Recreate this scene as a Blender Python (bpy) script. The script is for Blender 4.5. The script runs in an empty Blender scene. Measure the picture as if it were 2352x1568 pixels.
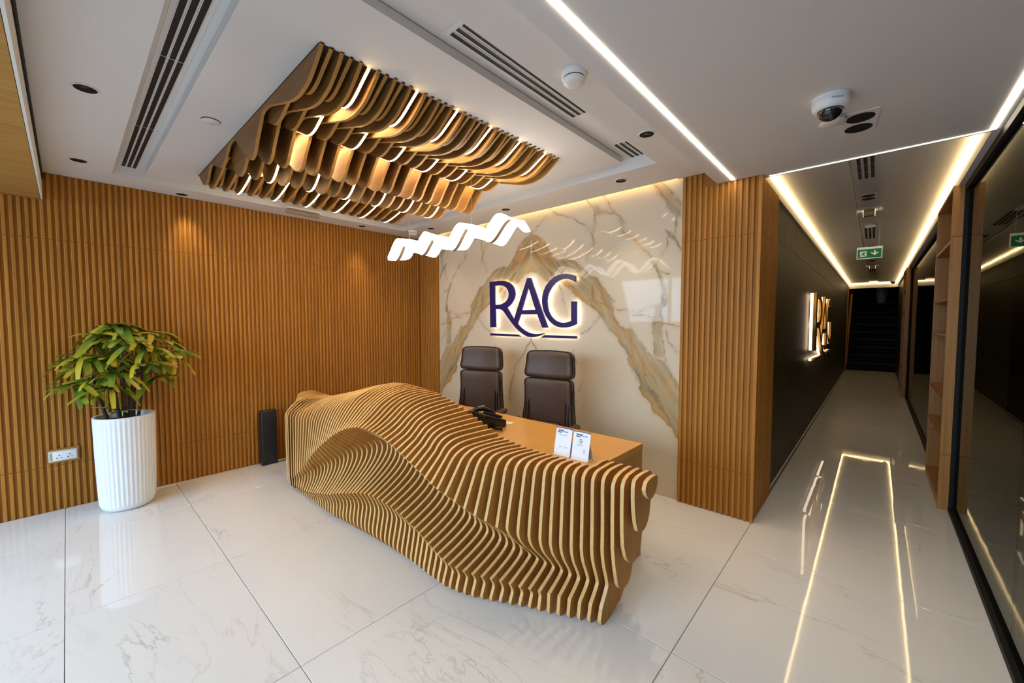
import bpy, bmesh, math, random
import numpy as np
from mathutils import Vector, Matrix
random.seed(7); np.random.seed(7)
S = bpy.context.scene
COL = S.collection
PI = math.pi

# ---------------------------------------------------------------- camera
YAW, PIT, ROL, FPX = 0.734684, -0.0494025, -0.000243, 923.606
CAM = np.array([0.0, 0.0, 1.5])
def cam_rows():
    cy, sy, cp, sp = math.cos(YAW), math.sin(YAW), math.cos(PIT), math.sin(PIT)
    f = np.array([-sy*cp, cy*cp, sp]); r = np.array([cy, sy, 0.0]); u = np.cross(r, f)
    c, s = math.cos(ROL), math.sin(ROL)
    return np.array([c*r+s*u, -s*r+c*u, f])
CR = cam_rows()
cam = bpy.data.cameras.new('camera'); cam.sensor_width = 36.0; cam.lens = FPX*36.0/2352.0
cam.clip_start = 0.02; cam.clip_end = 100
co = bpy.data.objects.new('camera', cam); COL.objects.link(co)
m = Matrix.Identity(4)
for k in range(3):
    m[k][0] = CR[0][k]; m[k][1] = CR[1][k]; m[k][2] = -CR[2][k]; m[k][3] = CAM[k]
co.matrix_world = m
S.camera = co

# ---------------------------------------------------------------- exposure, world, lights
S.view_settings.view_transform = 'Standard'; S.view_settings.look = 'None'
S.view_settings.gamma = 1.0; S.view_settings.use_curve_mapping = False
S.view_settings.exposure = -0.22
S.cycles.use_denoising = True
S.cycles.max_bounces = 10; S.cycles.diffuse_bounces = 5; S.cycles.glossy_bounces = 5
S.cycles.transparent_max_bounces = 12
S.cycles.sample_clamp_indirect = 6.0
S.cycles.caustics_reflective = False; S.cycles.caustics_refractive = False
W = bpy.data.worlds.new('sky'); S.world = W; W.use_nodes = True
bg = W.node_tree.nodes['Background']; bg.inputs[0].default_value = (0.60, 0.77, 1.0, 1); bg.inputs[1].default_value = 1.2
WARM = (1.0, 0.83, 0.60); DAY = (0.58, 0.78, 1.0)
def area(name, loc, rot, sx, sy, power, color):
    l = bpy.data.lights.new(name, 'AREA'); l.shape = 'RECTANGLE'; l.size = sx; l.size_y = sy
    l.energy = power; l.color = color
    o = bpy.data.objects.new(name, l); COL.objects.link(o); o.location = loc; o.rotation_euler = rot
    return o
def spot(name, loc, power, ang=95, blend=0.7, color=WARM, rot=(0, 0, 0), r=0.03):
    l = bpy.data.lights.new(name, 'SPOT'); l.energy = power; l.spot_size = math.radians(ang); l.spot_blend = blend
    l.color = color; l.shadow_soft_size = r
    o = bpy.data.objects.new(name, l); COL.objects.link(o); o.location = loc; o.rotation_euler = rot
    return o
area('daylight_window', (-2.1, -5.0, 3.3), (math.radians(64), 0, 0), 8.0, 4.0, 1120.0, DAY)
# downlights: x, y, ceiling z, watts
DOWN = [(-2.93, 0.105, 2.65, 4), (-4.25, 0.10, 2.65, 4), (-4.685, 0.74, 2.65, 12), (-4.62, 2.42, 2.65, 12),
        (-4.11, 3.06, 2.65, 11), (-2.85, 3.06, 2.65, 15), (-1.58, 3.075, 2.65, 15), (-1.08, 2.43, 2.65, 26)]
for (x, y, z, p) in DOWN:
    wall = x < -4.6
    spot('downlight_lamp', (x, y, z-0.012), p*(2.4 if wall else 1.5), 66 if wall else 88, 1.0, rot=(math.radians(9 if abs(y-0.74) < .1 else 0), 0, 0))
for (x, y) in ((-0.10, 2.76), (-0.10, 2.90)):
    spot('twin_lamp', (x, y, 2.53), 14.0)

# ---------------------------------------------------------------- pixel helpers (used while laying things out)
def ray(x, y): return CR.T @ np.array([(x-1176)/FPX, -(y-784)/FPX, 1.0])
def onz(x, y, z): d = ray(x, y); return CAM + d*(z-1.5)/d[2]
def onx(x, y, X): d = ray(x, y); return CAM + d*X/d[0]
def ony(x, y, Y): d = ray(x, y); return CAM + d*Y/d[1]

# ---------------------------------------------------------------- materials
def nt(name):
    m = bpy.data.materials.new(name); m.use_nodes = True
    t = m.node_tree; b = t.nodes['Principled BSDF']
    return m, t, b
def setp(b, rough=0.5, metal=0.0, spec=0.5, coat=0.0, coatr=0.03):
    b.inputs['Roughness'].default_value = rough; b.inputs['Metallic'].default_value = metal
    b.inputs['Specular IOR Level'].default_value = spec
    b.inputs['Coat Weight'].default_value = coat; b.inputs['Coat Roughness'].default_value = coatr
def plain(name, col, rough=0.5, metal=0.0, spec=0.5, var=0.06, scale=9.0, bump=0.0, bscale=60.0, coat=0.0):
    m, t, b = nt(name); setp(b, rough, metal, spec, coat)
    n = t.nodes.new('ShaderNodeTexNoise'); n.inputs['Scale'].default_value = scale; n.inputs['Detail'].default_value = 4
    tc = t.nodes.new('ShaderNodeTexCoord'); t.links.new(tc.outputs['Object'], n.inputs['Vector'])
    r = t.nodes.new('ShaderNodeMix'); r.data_type = 'RGBA'
    r.inputs[6].default_value = tuple(c*(1-var) for c in col)+(1,); r.inputs[7].default_value = tuple(min(1, c*(1+var)) for c in col)+(1,)
    t.links.new(n.outputs['Fac'], r.inputs[0]); t.links.new(r.outputs[2], b.inputs['Base Color'])
    if bump:
        n2 = t.nodes.new('ShaderNodeTexNoise'); n2.inputs['Scale'].default_value = bscale; n2.inputs['Detail'].default_value = 5
        t.links.new(tc.outputs['Object'], n2.inputs['Vector'])
        bp = t.nodes.new('ShaderNodeBump'); bp.inputs['Strength'].default_value = bump; bp.inputs['Distance'].default_value = 0.004
        t.links.new(n2.outputs['Fac'], bp.inputs['Height']); t.links.new(bp.outputs[0], b.inputs['Normal'])
    return m
def wood(name, dark, light, axis=2, rough=0.45, scale=22.0, stretch=14.0, var=0.10, coat=0.0, spec=0.4):
    """grain stretched along AXIS of world space, with a small per-object tone change"""
    m, t, b = nt(name); setp(b, rough, 0, spec, coat)
    g = t.nodes.new('ShaderNodeNewGeometry'); mp = t.nodes.new('ShaderNodeMapping')
    sc = [scale*stretch/6]*3; sc[axis] = scale/stretch
    mp.inputs['Scale'].default_value = sc
    oi = t.nodes.new('ShaderNodeObjectInfo')
    mu = t.nodes.new('ShaderNodeMath'); mu.operation = 'MULTIPLY'; mu.inputs[1].default_value = 37.0
    t.links.new(oi.outputs['Random'], mu.inputs[0])
    ad = t.nodes.new('ShaderNodeVectorMath'); ad.operation = 'ADD'
    t.links.new(g.outputs['Position'], ad.inputs[0]); t.links.new(mu.outputs[0], ad.inputs[1])
    t.links.new(ad.outputs[0], mp.inputs['Vector'])
    n = t.nodes.new('ShaderNodeTexNoise'); n.inputs['Scale'].default_value = 1.0; n.inputs['Detail'].default_value = 6
    n.inputs['Roughness'].default_value = 0.62; n.inputs['Distortion'].default_value = 0.25
    t.links.new(mp.outputs[0], n.inputs['Vector'])
    cr = t.nodes.new('ShaderNodeValToRGB'); cr.color_ramp.elements[0].position = 0.3; cr.color_ramp.elements[1].position = 0.7
    cr.color_ramp.elements[0].color = tuple(dark)+(1,); cr.color_ramp.elements[1].color = tuple(light)+(1,)
    t.links.new(n.outputs['Fac'], cr.inputs[0])
    hv = t.nodes.new('ShaderNodeHueSaturation')
    mr = t.nodes.new('ShaderNodeMapRange'); mr.inputs[3].default_value = 1-var; mr.inputs[4].default_value = 1+var
    t.links.new(oi.outputs['Random'], mr.inputs[0]); t.links.new(mr.outputs[0], hv.inputs['Value'])
    t.links.new(cr.outputs[0], hv.inputs['Color']); t.links.new(hv.outputs[0], b.inputs['Base Color'])
    return m
def emit(name, col, strength):
    m, t, b = nt(name)
    b.inputs['Base Color'].default_value = (0.9, 0.9, 0.9, 1)
    b.inputs['Emission Color'].default_value = tuple(col)+(1,); b.inputs['Emission Strength'].default_value = strength
    return m
M = {}
M['slat'] = wood('slat_oak', (0.36, 0.148, 0.022), (0.49, 0.218, 0.040), 2, 0.45, spec=0.2)
M['slatback'] = wood('slat_backing_oak', (0.30, 0.118, 0.016), (0.39, 0.165, 0.028), 2, 0.5, var=0.0, spec=0.15)
M['fin'] = wood('fin_face_oak', (0.43, 0.185, 0.036), (0.59, 0.275, 0.065), 2, 0.5, var=0.05, spec=0.2)
M['edge'] = wood('fin_edge_ply', (0.62, 0.375, 0.135), (0.74, 0.48, 0.19), 1, 0.36, var=0.04)
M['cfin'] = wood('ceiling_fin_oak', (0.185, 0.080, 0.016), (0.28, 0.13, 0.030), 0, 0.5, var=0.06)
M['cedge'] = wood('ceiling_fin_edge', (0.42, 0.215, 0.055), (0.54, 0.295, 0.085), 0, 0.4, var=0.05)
M['top'] = wood('worktop_oak', (0.52, 0.25, 0.045), (0.64, 0.335, 0.075), 0, 0.28, scale=16, var=0.0)
M['topside'] = wood('counter_side_oak', (0.40, 0.215, 0.055), (0.50, 0.28, 0.085), 2, 0.4, var=0.0)
M['cab'] = wood('cabinet_oak', (0.34, 0.145, 0.028), (0.47, 0.22, 0.052), 2, 0.4, var=0.05)
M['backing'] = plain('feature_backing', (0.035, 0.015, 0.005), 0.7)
M['soffit'] = wood('soffit_oak', (0.38, 0.20, 0.05), (0.52, 0.30, 0.09), 1, 0.4, scale=12, var=0.06)
M['white'] = plain('ceiling_paint', (0.74, 0.73, 0.715), 0.85, spec=0.2, var=0.015, scale=2.5)
M['plaster'] = plain('fascia_paint', (0.80, 0.77, 0.70), 0.8, spec=0.2, var=0.015)
M['black'] = plain('black_powdercoat', (0.010, 0.010, 0.010), 0.6, spec=0.2)
M['boxglow'] = emit('lamp_glow_edge', (1.0, 0.8, 0.45), 1.6)
M['slot'] = plain('dark_slot', (0.006, 0.006, 0.006), 0.6)
M['alu'] = plain('white_aluminium', (0.74, 0.74, 0.73), 0.45, spec=0.4, var=0.02)
M['grey'] = plain('grey_plastic', (0.55, 0.55, 0.54), 0.45, var=0.03)
M['plastic'] = plain('white_plastic', (0.80, 0.80, 0.79), 0.35, var=0.015)
M['leather'] = plain('brown_leather', (0.072, 0.042, 0.027), 0.42, spec=0.35, var=0.2, scale=6, bump=0.25, bscale=160)
M['chrome'] = plain('brushed_steel', (0.55, 0.55, 0.55), 0.25, 1.0)
M['phone'] = plain('black_abs', (0.010, 0.010, 0.011), 0.28)
M['speaker'] = plain('speaker_black', (0.013, 0.015, 0.017), 0.45)
M['lens'] = plain('dark_lens', (0.01, 0.01, 0.012), 0.06, spec=0.7)
M['blue'] = plain('navy_letter', (0.018, 0.014, 0.115), 0.3, var=0.03)
M['blueside'] = plain('navy_letter_side', (0.06, 0.045, 0.20), 0.3, var=0.03)
M['halo'] = emit('letter_halo_led', (1.0, 0.80, 0.60), 9.0)
M['led'] = emit('warm_led_strip', (1.0, 0.80, 0.50), 14.0)
M['ledlow'] = emit('linear_led_strip', (1.0, 0.86, 0.66), 22.0)
M['ledcove'] = emit('cove_led_strip', (1.0, 0.70, 0.33), 10.0)
M['ledfin'] = emit('fin_led_strip', (1.0, 0.68, 0.31), 85.0)
M['acrylic'] = emit('lit_acrylic', (1.0, 0.97, 0.92), 6.5)
M['spine'] = plain('bronze_spine', (0.30, 0.22, 0.13), 0.4, 0.0)
M['paper'] = plain('card_white', (0.80, 0.82, 0.85), 0.35, var=0.01)
M['navy'] = plain('print_navy', (0.03, 0.03, 0.16), 0.5, var=0.02)
M['ink'] = plain('print_grey', (0.30, 0.31, 0.38), 0.6, var=0.02)
M['gred'] = plain('print_red', (0.75, 0.06, 0.04), 0.5, var=0.02)
M['gyel'] = plain('print_yellow', (0.85, 0.50, 0.02), 0.5, var=0.02)
M['ggrn'] = plain('print_green', (0.04, 0.40, 0.09), 0.5, var=0.02)
M['gblu'] = plain('print_blue', (0.06, 0.22, 0.80), 0.5, var=0.02)
M['exitgreen'] = emit('exit_green', (0.0, 0.16, 0.03), 0.35)
M['exitgreen'].node_tree.nodes['Principled BSDF'].inputs['Base Color'].default_value = (0.0, 0.17, 0.05, 1)
M['exitwhite'] = emit('exit_white', (0.8, 0.8, 0.65), 0.30)
M['pot'] = plain('planter_white', (0.80, 0.82, 0.84), 0.35, var=0.015)
M['soil'] = plain('soil', (0.02, 0.014, 0.01), 0.9, var=0.5, scale=40, bump=0.6)
M['stem'] = plain('palm_stem', (0.035, 0.022, 0.014), 0.8, var=0.6, scale=25, bump=0.5)
M['stonedark'] = plain('dark_stone', (0.018, 0.016, 0.012), 0.35, var=0.5, scale=5)
M['tread'] = plain('black_stair_stone', (0.006, 0.006, 0.0055), 0.6, spec=0.12, var=0.3, scale=4)
M['nosing'] = plain('pale_nosing', (0.10, 0.10, 0.10), 0.5)
M['vase'] = plain('pale_vase', (0.75, 0.68, 0.62), 0.4)
M['roomwall'] = plain('office_wall', (0.10, 0.10, 0.09), 0.8)
M['tablewhite'] = plain('white_tabletop', (0.68, 0.68, 0.62), 0.12, var=0.02)
M['yellow'] = plain('yellow_label', (0.55, 0.50, 0.02), 0.5)
M['grout'] = plain('grout', (0.20, 0.19, 0.18), 0.8)
# dark metallic grained wall panels
def dark_panel():
    m, t, b = nt('bronze_laminate'); setp(b, 0.5, 0.0, 0.25)
    g = t.nodes.new('ShaderNodeNewGeometry'); mp = t.nodes.new('ShaderNodeMapping'); mp.inputs['Scale'].default_value = (40, 26, 1.6)
    t.links.new(g.outputs['Position'], mp.inputs[0])
    n = t.nodes.new('ShaderNodeTexNoise'); n.inputs['Scale'].default_value = 1; n.inputs['Detail'].default_value = 7; n.inputs['Roughness'].default_value = 0.7
    t.links.new(mp.outputs[0], n.inputs[0])
    cr = t.nodes.new('ShaderNodeValToRGB'); cr.color_ramp.elements[0].position = 0.32; cr.color_ramp.elements[1].position = 0.72
    cr.color_ramp.elements[0].color = (0.018, 0.014, 0.006, 1); cr.color_ramp.elements[1].color = (0.075, 0.057, 0.025, 1)
    t.links.new(n.outputs['Fac'], cr.inputs[0]); t.links.new(cr.outputs[0], b.inputs['Base Color'])
    return m
M['panel'] = dark_panel()
# polished floor tile with sparse veins; every tile gets its own cut of the pattern
def floor_tile():
    m, t, b = nt('polished_marble_tile'); setp(b, 0.022, 0, 0.5, 0.0)
    g = t.nodes.new('ShaderNodeNewGeometry'); oi = t.nodes.new('ShaderNodeObjectInfo')
    mu = t.nodes.new('ShaderNodeMath'); mu.operation = 'MULTIPLY'; mu.inputs[1].default_value = 50
    t.links.new(oi.outputs['Random'], mu.inputs[0])
    ad = t.nodes.new('ShaderNodeVectorMath'); ad.operation = 'ADD'
    t.links.new(g.outputs['Position'], ad.inputs[0]); t.links.new(mu.outputs[0], ad.inputs[1])
    def vein(rot, scl, nsc, det, width, dist):
        mp = t.nodes.new('ShaderNodeMapping'); mp.inputs['Rotation'].default_value = (0, 0, rot); mp.inputs['Scale'].default_value = scl
        t.links.new(ad.outputs[0], mp.inputs[0])
        n = t.nodes.new('ShaderNodeTexNoise'); n.inputs['Scale'].default_value = nsc; n.inputs['Detail'].default_value = det
        n.inputs['Roughness'].default_value = 0.62; n.inputs['Distortion'].default_value = dist
        t.links.new(mp.outputs[0], n.inputs[0])
        s = t.nodes.new('ShaderNodeMath'); s.operation = 'SUBTRACT'; s.inputs[1].default_value = 0.5; t.links.new(n.outputs['Fac'], s.inputs[0])
        a = t.nodes.new('ShaderNodeMath'); a.operation = 'ABSOLUTE'; t.links.new(s.outputs[0], a.inputs[0])
        r = t.nodes.new('ShaderNodeMapRange'); r.inputs[1].default_value = 0.0; r.inputs[2].default_value = width
        r.inputs[3].default_value = 1; r.inputs[4].default_value = 0; r.interpolation_type = 'SMOOTHSTEP'
        t.links.new(a.outputs[0], r.inputs[0])
        k = t.nodes.new('ShaderNodeTexNoise'); k.inputs['Scale'].default_value = 1.5; k.inputs['Detail'].default_value = 3
        t.links.new(mp.outputs[0], k.inputs[0])
        kr = t.nodes.new('ShaderNodeMapRange'); kr.inputs[1].default_value = 0.52; kr.inputs[2].default_value = 0.70; t.links.new(k.outputs['Fac'], kr.inputs[0])
        x = t.nodes.new('ShaderNodeMath'); x.operation = 'MULTIPLY'; t.links.new(r.outputs[0], x.inputs[0]); t.links.new(kr.outputs[0], x.inputs[1])
        return x
    v1 = vein(1.0, (0.55, 1.7, 1), 1.1, 9, 0.010, 0.9); v2 = vein(0.75, (0.5, 1.5, 1), 2.2, 9, 0.018, 0.7)
    mx = t.nodes.new('ShaderNodeMath'); mx.operation = 'MAXIMUM'; t.links.new(v1.outputs[0], mx.inputs[0])
    h = t.nodes.new('ShaderNodeMath'); h.operation = 'MULTIPLY'; h.inputs[1].default_value = 0.45; t.links.new(v2.outputs[0], h.inputs[0]); t.links.new(h.outputs[0], mx.inputs[1])
    cl = t.nodes.new('ShaderNodeTexNoise'); cl.inputs['Scale'].default_value = 0.9; cl.inputs['Detail'].default_value = 3; t.links.new(ad.outputs[0], cl.inputs[0])
    base = t.nodes.new('ShaderNodeMix'); base.data_type = 'RGBA'; base.inputs[6].default_value = (0.66, 0.65, 0.635, 1); base.inputs[7].default_value = (0.73, 0.725, 0.71, 1)
    t.links.new(cl.outputs['Fac'], base.inputs[0])
    fin = t.nodes.new('ShaderNodeMix'); fin.data_type = 'RGBA'; fin.inputs[7].default_value = (0.33, 0.285, 0.21, 1)
    sc = t.nodes.new('ShaderNodeMath'); sc.operation = 'MULTIPLY'; sc.inputs[1].default_value = 0.55; t.links.new(mx.outputs[0], sc.inputs[0])
    t.links.new(sc.outputs[0], fin.inputs[0]); t.links.new(base.outputs[2], fin.inputs[6]); t.links.new(fin.outputs[2], b.inputs['Base Color'])
    wv = t.nodes.new('ShaderNodeTexNoise'); wv.inputs['Scale'].default_value = 7.0; wv.inputs['Detail'].default_value = 2
    t.links.new(ad.outputs[0], wv.inputs[0])
    bp = t.nodes.new('ShaderNodeBump'); bp.inputs['Strength'].default_value = 0.07; bp.inputs['Distance'].default_value = 0.0022
    t.links.new(wv.outputs['Fac'], bp.inputs['Height']); t.links.new(bp.outputs[0], b.inputs['Normal'])
    return m
M['tile'] = floor_tile()
def glass(name, tint, ior=1.9):
    m = bpy.data.materials.new(name); m.use_nodes = True; t = m.node_tree; t.nodes.clear()
    o = t.nodes.new('ShaderNodeOutputMaterial'); mx = t.nodes.new('ShaderNodeMixShader')
    f = t.nodes.new('ShaderNodeFresnel'); f.inputs[0].default_value = ior
    tr = t.nodes.new('ShaderNodeBsdfTransparent'); tr.inputs[0].default_value = tuple(tint)+(1,)
    gl = t.nodes.new('ShaderNodeBsdfGlossy'); gl.inputs['Roughness'].default_value = 0.008; gl.inputs[0].default_value = (0.60, 0.61, 0.55, 1)
    n = t.nodes.new('ShaderNodeTexNoise'); n.inputs['Scale'].default_value = 2.2; tc = t.nodes.new('ShaderNodeTexCoord'); t.links.new(tc.outputs['Object'], n.inputs[0])
    bp = t.nodes.new('ShaderNodeBump'); bp.inputs['Strength'].default_value = 0.05; bp.inputs['Distance'].default_value = 0.004
    t.links.new(n.outputs['Fac'], bp.inputs['Height']); t.links.new(bp.outputs[0], gl.inputs['Normal'])
    ge = t.nodes.new('ShaderNodeNewGeometry'); iv = t.nodes.new('ShaderNodeMath'); iv.operation = 'SUBTRACT'; iv.inputs[0].default_value = 1.0
    t.links.new(ge.outputs['Backfacing'], iv.inputs[1]); ml = t.nodes.new('ShaderNodeMath'); ml.operation = 'MULTIPLY'
    t.links.new(f.outputs[0], ml.inputs[0]); t.links.new(iv.outputs[0], ml.inputs[1])   # only the outer face reflects: no false total reflection inside the pane
    t.links.new(ml.outputs[0], mx.inputs[0]); t.links.new(tr.outputs[0], mx.inputs[1]); t.links.new(gl.outputs[0], mx.inputs[2]); t.links.new(mx.outputs[0], o.inputs[0])
    return m
M['glass'] = glass('tinted_glass', (0.40, 0.42, 0.37))
M['clear'] = glass('clear_acrylic_cover', (0.86, 0.84, 0.78), 1.5)
# palm leaves: green to yellow along the blade, a different mix for each
def leaf_mat():
    m, t, b = nt('palm_leaflet'); setp(b, 0.34, 0, 0.5)
    at = t.nodes.new('ShaderNodeAttribute'); at.attribute_name = 'along'
    oi = t.nodes.new('ShaderNodeObjectInfo')
    r = t.nodes.new('ShaderNodeMapRange'); r.inputs[1].default_value = 0.0; r.inputs[2].default_value = 1.0; r.inputs[3].default_value = -0.38; r.inputs[4].default_value = 0.55
    t.links.new(oi.outputs['Random'], r.inputs[0])
    a = t.nodes.new('ShaderNodeMath'); a.operation = 'ADD'; t.links.new(at.outputs['Fac'], a.inputs[0]); t.links.new(r.outputs[0], a.inputs[1])
    cr = t.nodes.new('ShaderNodeValToRGB'); e = cr.color_ramp.elements
    e[0].position = 0.0; e[0].color = (0.010, 0.05, 0.008, 1); e[1].position = 1.0; e[1].color = (0.46, 0.38, 0.03, 1)
    k = e.new(0.45); k.color = (0.09, 0.19, 0.012, 1); k2 = e.new(0.75); k2.color = (0.27, 0.31, 0.02, 1)
    t.links.new(a.outputs[0], cr.inputs[0]); t.links.new(cr.outputs[0], b.inputs['Base Color'])
    return m
M['leaf'] = leaf_mat()

# ---------------------------------------------------------------- mesh helpers
class MB:
    def __init__(s): s.v = []; s.f = []; s.mi = []; s.sm = []
    def add(s, vs, fs, mi=0, smooth=False):
        o = len(s.v); s.v += [tuple(map(float, p)) for p in vs]
        for f in fs: s.f.append([o+i for i in f]); s.mi.append(mi); s.sm.append(smooth)
    def box(s, x0, x1, y0, y1, z0, z1, mi=0):
        s.add([(x0,y0,z0),(x1,y0,z0),(x1,y1,z0),(x0,y1,z0),(x0,y0,z1),(x1,y0,z1),(x1,y1,z1),(x0,y1,z1)],
              [(0,3,2,1),(4,5,6,7),(0,1,5,4),(1,2,6,5),(2,3,7,6),(3,0,4,7)], mi); return s
    def prism(s, pts, a, b, axis='x', mi=0, mi_side=None, smooth=False):
        """closed 2-D outline pts extruded from a to b along axis (x: pts=(y,z); y: (x,z); z: (x,y))"""
        if mi_side is None: mi_side = mi
        def P(p, t): return {'x': (t, p[0], p[1]), 'y': (p[0], t, p[1]), 'z': (p[0], p[1], t)}[axis]
        n = len(pts); area_ = sum(pts[i][0]*pts[(i+1) % n][1]-pts[(i+1) % n][0]*pts[i][1] for i in range(n))
        ccw = area_ > 0
        if axis == 'y': ccw = not ccw
        if not ccw: pts = pts[::-1]
        lo, hi = (a, b) if a < b else (b, a)
        s.add([P(p, hi) for p in pts], [tuple(range(n))], mi)
        s.add([P(p, lo) for p in pts], [tuple(range(n-1, -1, -1))], mi)
        vs = [P(p, lo) for p in pts]+[P(p, hi) for p in pts]
        s.add(vs, [(i, (i+1) % n, n+(i+1) % n, n+i) for i in range(n)], mi_side, smooth); return s
    def lathe(s, prof, c=(0,0,0), seg=32, mi=0, smooth=True, radial=None):
        vs = []; fs = []
        for j, (r, z) in enumerate(prof):
            for k in range(seg):
                a = 2*PI*k/seg; rr = r if radial is None else r*radial(a, z)
                vs.append((c[0]+rr*math.cos(a), c[1]+rr*math.sin(a), c[2]+z))
        for j in range(len(prof)-1):
            for k in range(seg):
                k2 = (k+1) % seg; fs.append((j*seg+k, j*seg+k2, (j+1)*seg+k2, (j+1)*seg+k))
        s.add(vs, fs, mi, smooth); return s
    def disc(s, c, r, seg=28, up=True, mi=0):
        vs = [(c[0]+r*math.cos(2*PI*k/seg), c[1]+r*math.sin(2*PI*k/seg), c[2]) for k in range(seg)]
        s.add(vs, [tuple(range(seg)) if up else tuple(range(seg-1, -1, -1))], mi); return s
    def tube(s, pts, rad, seg=8, mi=0, caps=True):
        pts = [Vector(p) for p in pts]; n = len(pts); rad = rad if isinstance(rad, (list, tuple)) else [rad]*n
        vs = []; fs = []; up = Vector((0.31, 0.17, 0.93))
        for i, p in enumerate(pts):
            d = (pts[min(i+1, n-1)]-pts[max(i-1, 0)]).normalized()
            a = d.cross(up)
            if a.length < 1e-3: a = d.cross(Vector((1, 0, 0)))
            a.normalize(); b = d.cross(a)
            for k in range(seg):
                t = 2*PI*k/seg; vs.append(p+a*math.cos(t)*rad[i]+b*math.sin(t)*rad[i])
        for i in range(n-1):
            for k in range(seg):
                k2 = (k+1) % seg; fs.append((i*seg+k, (i+1)*seg+k, (i+1)*seg+k2, i*seg+k2))
        s.add(vs, fs, mi, True)
        if caps:
            s.add(vs[:seg], [tuple(range(seg-1, -1, -1))], mi); s.add(vs[-seg:], [tuple(range(seg))], mi)
        return s
    def mesh(s, name, mats, tri=False):
        me = bpy.data.meshes.new(name); me.from_pydata(s.v, [], s.f)
        for m_ in (mats if isinstance(mats, (list, tuple)) else [mats]): me.materials.append(m_)
        me.polygons.foreach_set('material_index', s.mi); me.polygons.foreach_set('use_smooth', s.sm)
        if tri:
            bm = bmesh.new(); bm.from_mesh(me); bmesh.ops.remove_doubles(bm, verts=bm.verts, dist=1e-5)
            bmesh.ops.recalc_face_normals(bm, faces=bm.faces); bmesh.ops.triangulate(bm, faces=[f for f in bm.faces if len(f.verts) > 4]); bm.to_mesh(me); bm.free()
        me.update(); return me
def link(name, me, parent=None):
    o = bpy.data.objects.new(name, me); COL.objects.link(o)
    if parent: o.parent = parent
    return o
def part(name, mb, mats, parent=None, tri=False, loc=None, rot=None):
    o = link(name, mb.mesh(name, mats, tri), parent)
    if loc: o.location = loc
    if rot: o.rotation_euler = rot
    return o
def tag(o, label, cat, group=None):
    o['label'] = label; o['category'] = cat
    if group: o['group'] = group
    return o
def thing(name, label, cat, loc=(0, 0, 0), rot=(0, 0, 0), group=None):
    o = bpy.data.objects.new(name, None); COL.objects.link(o); o.location = loc; o.rotation_euler = rot
    o.empty_display_size = 0.1
    return tag(o, label, cat, group)
def struct(name, mb, mats, parent=None, tri=False):
    o = part(name, mb, mats, parent, tri)
    if not parent: o['kind'] = 'structure'
    return o
def rbox(sx, sy, sz, r, seg=3, shape=None, sub=0):
    bm = bmesh.new(); bmesh.ops.create_cube(bm, size=1.0)
    for v in bm.verts: v.co = Vector((v.co.x*sx, v.co.y*sy, v.co.z*sz))
    if sub: bmesh.ops.subdivide_edges(bm, edges=bm.edges, cuts=sub, use_grid_fill=True)
    sharp = [e for e in bm.edges if len(e.link_faces) == 2 and e.calc_face_angle() > 0.5]
    bmesh.ops.bevel(bm, geom=sharp, offset=r, segments=seg, profile=0.5, affect='EDGES')
    if shape:
        for v in bm.verts: v.co = Vector(shape(v.co))
    bm.normal_update()
    mb = MB(); mb.add([v.co for v in bm.verts], [[v.index for v in f.verts] for f in bm.faces], 0, True); bm.free(); return mb
def lerp_table(tab, i):
    ks = sorted(tab)
    if i <= ks[0]: return np.array(tab[ks[0]], float)
    if i >= ks[-1]: return np.array(tab[ks[-1]], float)
    for a, b in zip(ks, ks[1:]):
        if a <= i <= b:
            t = (i-a)/(b-a); return (1-t)*np.array(tab[a], float)+t*np.array(tab[b], float)
def catmull(pts, n=4):
    pts = [np.array(p, float) for p in pts]; out = []
    for i in range(len(pts)-1):
        p0 = pts[max(i-1, 0)]; p1 = pts[i]; p2 = pts[i+1]; p3 = pts[min(i+2, len(pts)-1)]
        for k in range(n):
            t = k/n; out.append(0.5*((2*p1)+(-p0+p2)*t+(2*p0-5*p1+4*p2-p3)*t*t+(-p0+3*p1-3*p2+p3)*t**3))
    out.append(pts[-1]); return out
def bez(a, c, b, n=8):
    a, b, c = map(lambda q: np.array(q, float), (a, b, c))
    return [(1-t)**2*a+2*t*(1-t)*c+t*t*b for t in np.linspace(0, 1, n+1)]
def chaikin(pts, it=2):
    pts = [np.array(p, float) for p in pts]
    for _ in range(it):
        o = [pts[0]]
        for a, b in zip(pts, pts[1:]): o += [0.75*a+0.25*b, 0.25*a+0.75*b]
        o.append(pts[-1]); pts = o
    return pts
def clean(pts, d=0.0012):
    out = []
    for p in pts:
        p = (float(p[0]), float(p[1]))
        if not out or math.hypot(p[0]-out[-1][0], p[1]-out[-1][1]) > d: out.append(p)
    if math.hypot(out[0][0]-out[-1][0], out[0][1]-out[-1][1]) < d: out.pop()
    return out

# ================================================================ FLOOR
fb = MB(); fb.box(-5.0, 3.4, -2.4, 20.0, -0.12, -0.014)
floor = struct('floor', fb, M['grout'])
def tile_mesh(sx, sy, cache={}):
    k = (round(sx, 3), round(sy, 3))
    if k not in cache:
        b = 0.0015; x, y = sx/2-0.0014, sy/2-0.0014; mb = MB()
        mb.add([(-x,-y,-0.014),(x,-y,-0.014),(x,y,-0.014),(-x,y,-0.014),(-x,-y,-b),(x,-y,-b),(x,y,-b),(-x,y,-b),
                (-x+b,-y+b,0),(x-b,-y+b,0),(x-b,y-b,0),(-x+b,y-b,0)],
               [(8,9,10,11),(4,5,9,8),(5,6,10,9),(6,7,11,10),(7,4,8,11),(0,1,5,4),(1,2,6,5),(2,3,7,6),(3,0,4,7)])
        cache[k] = mb.mesh('tile', M['tile'])
    return cache[k]
XE = [-4.80, -4.118, -2.98, -1.81, -0.64, 0.50]
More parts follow.
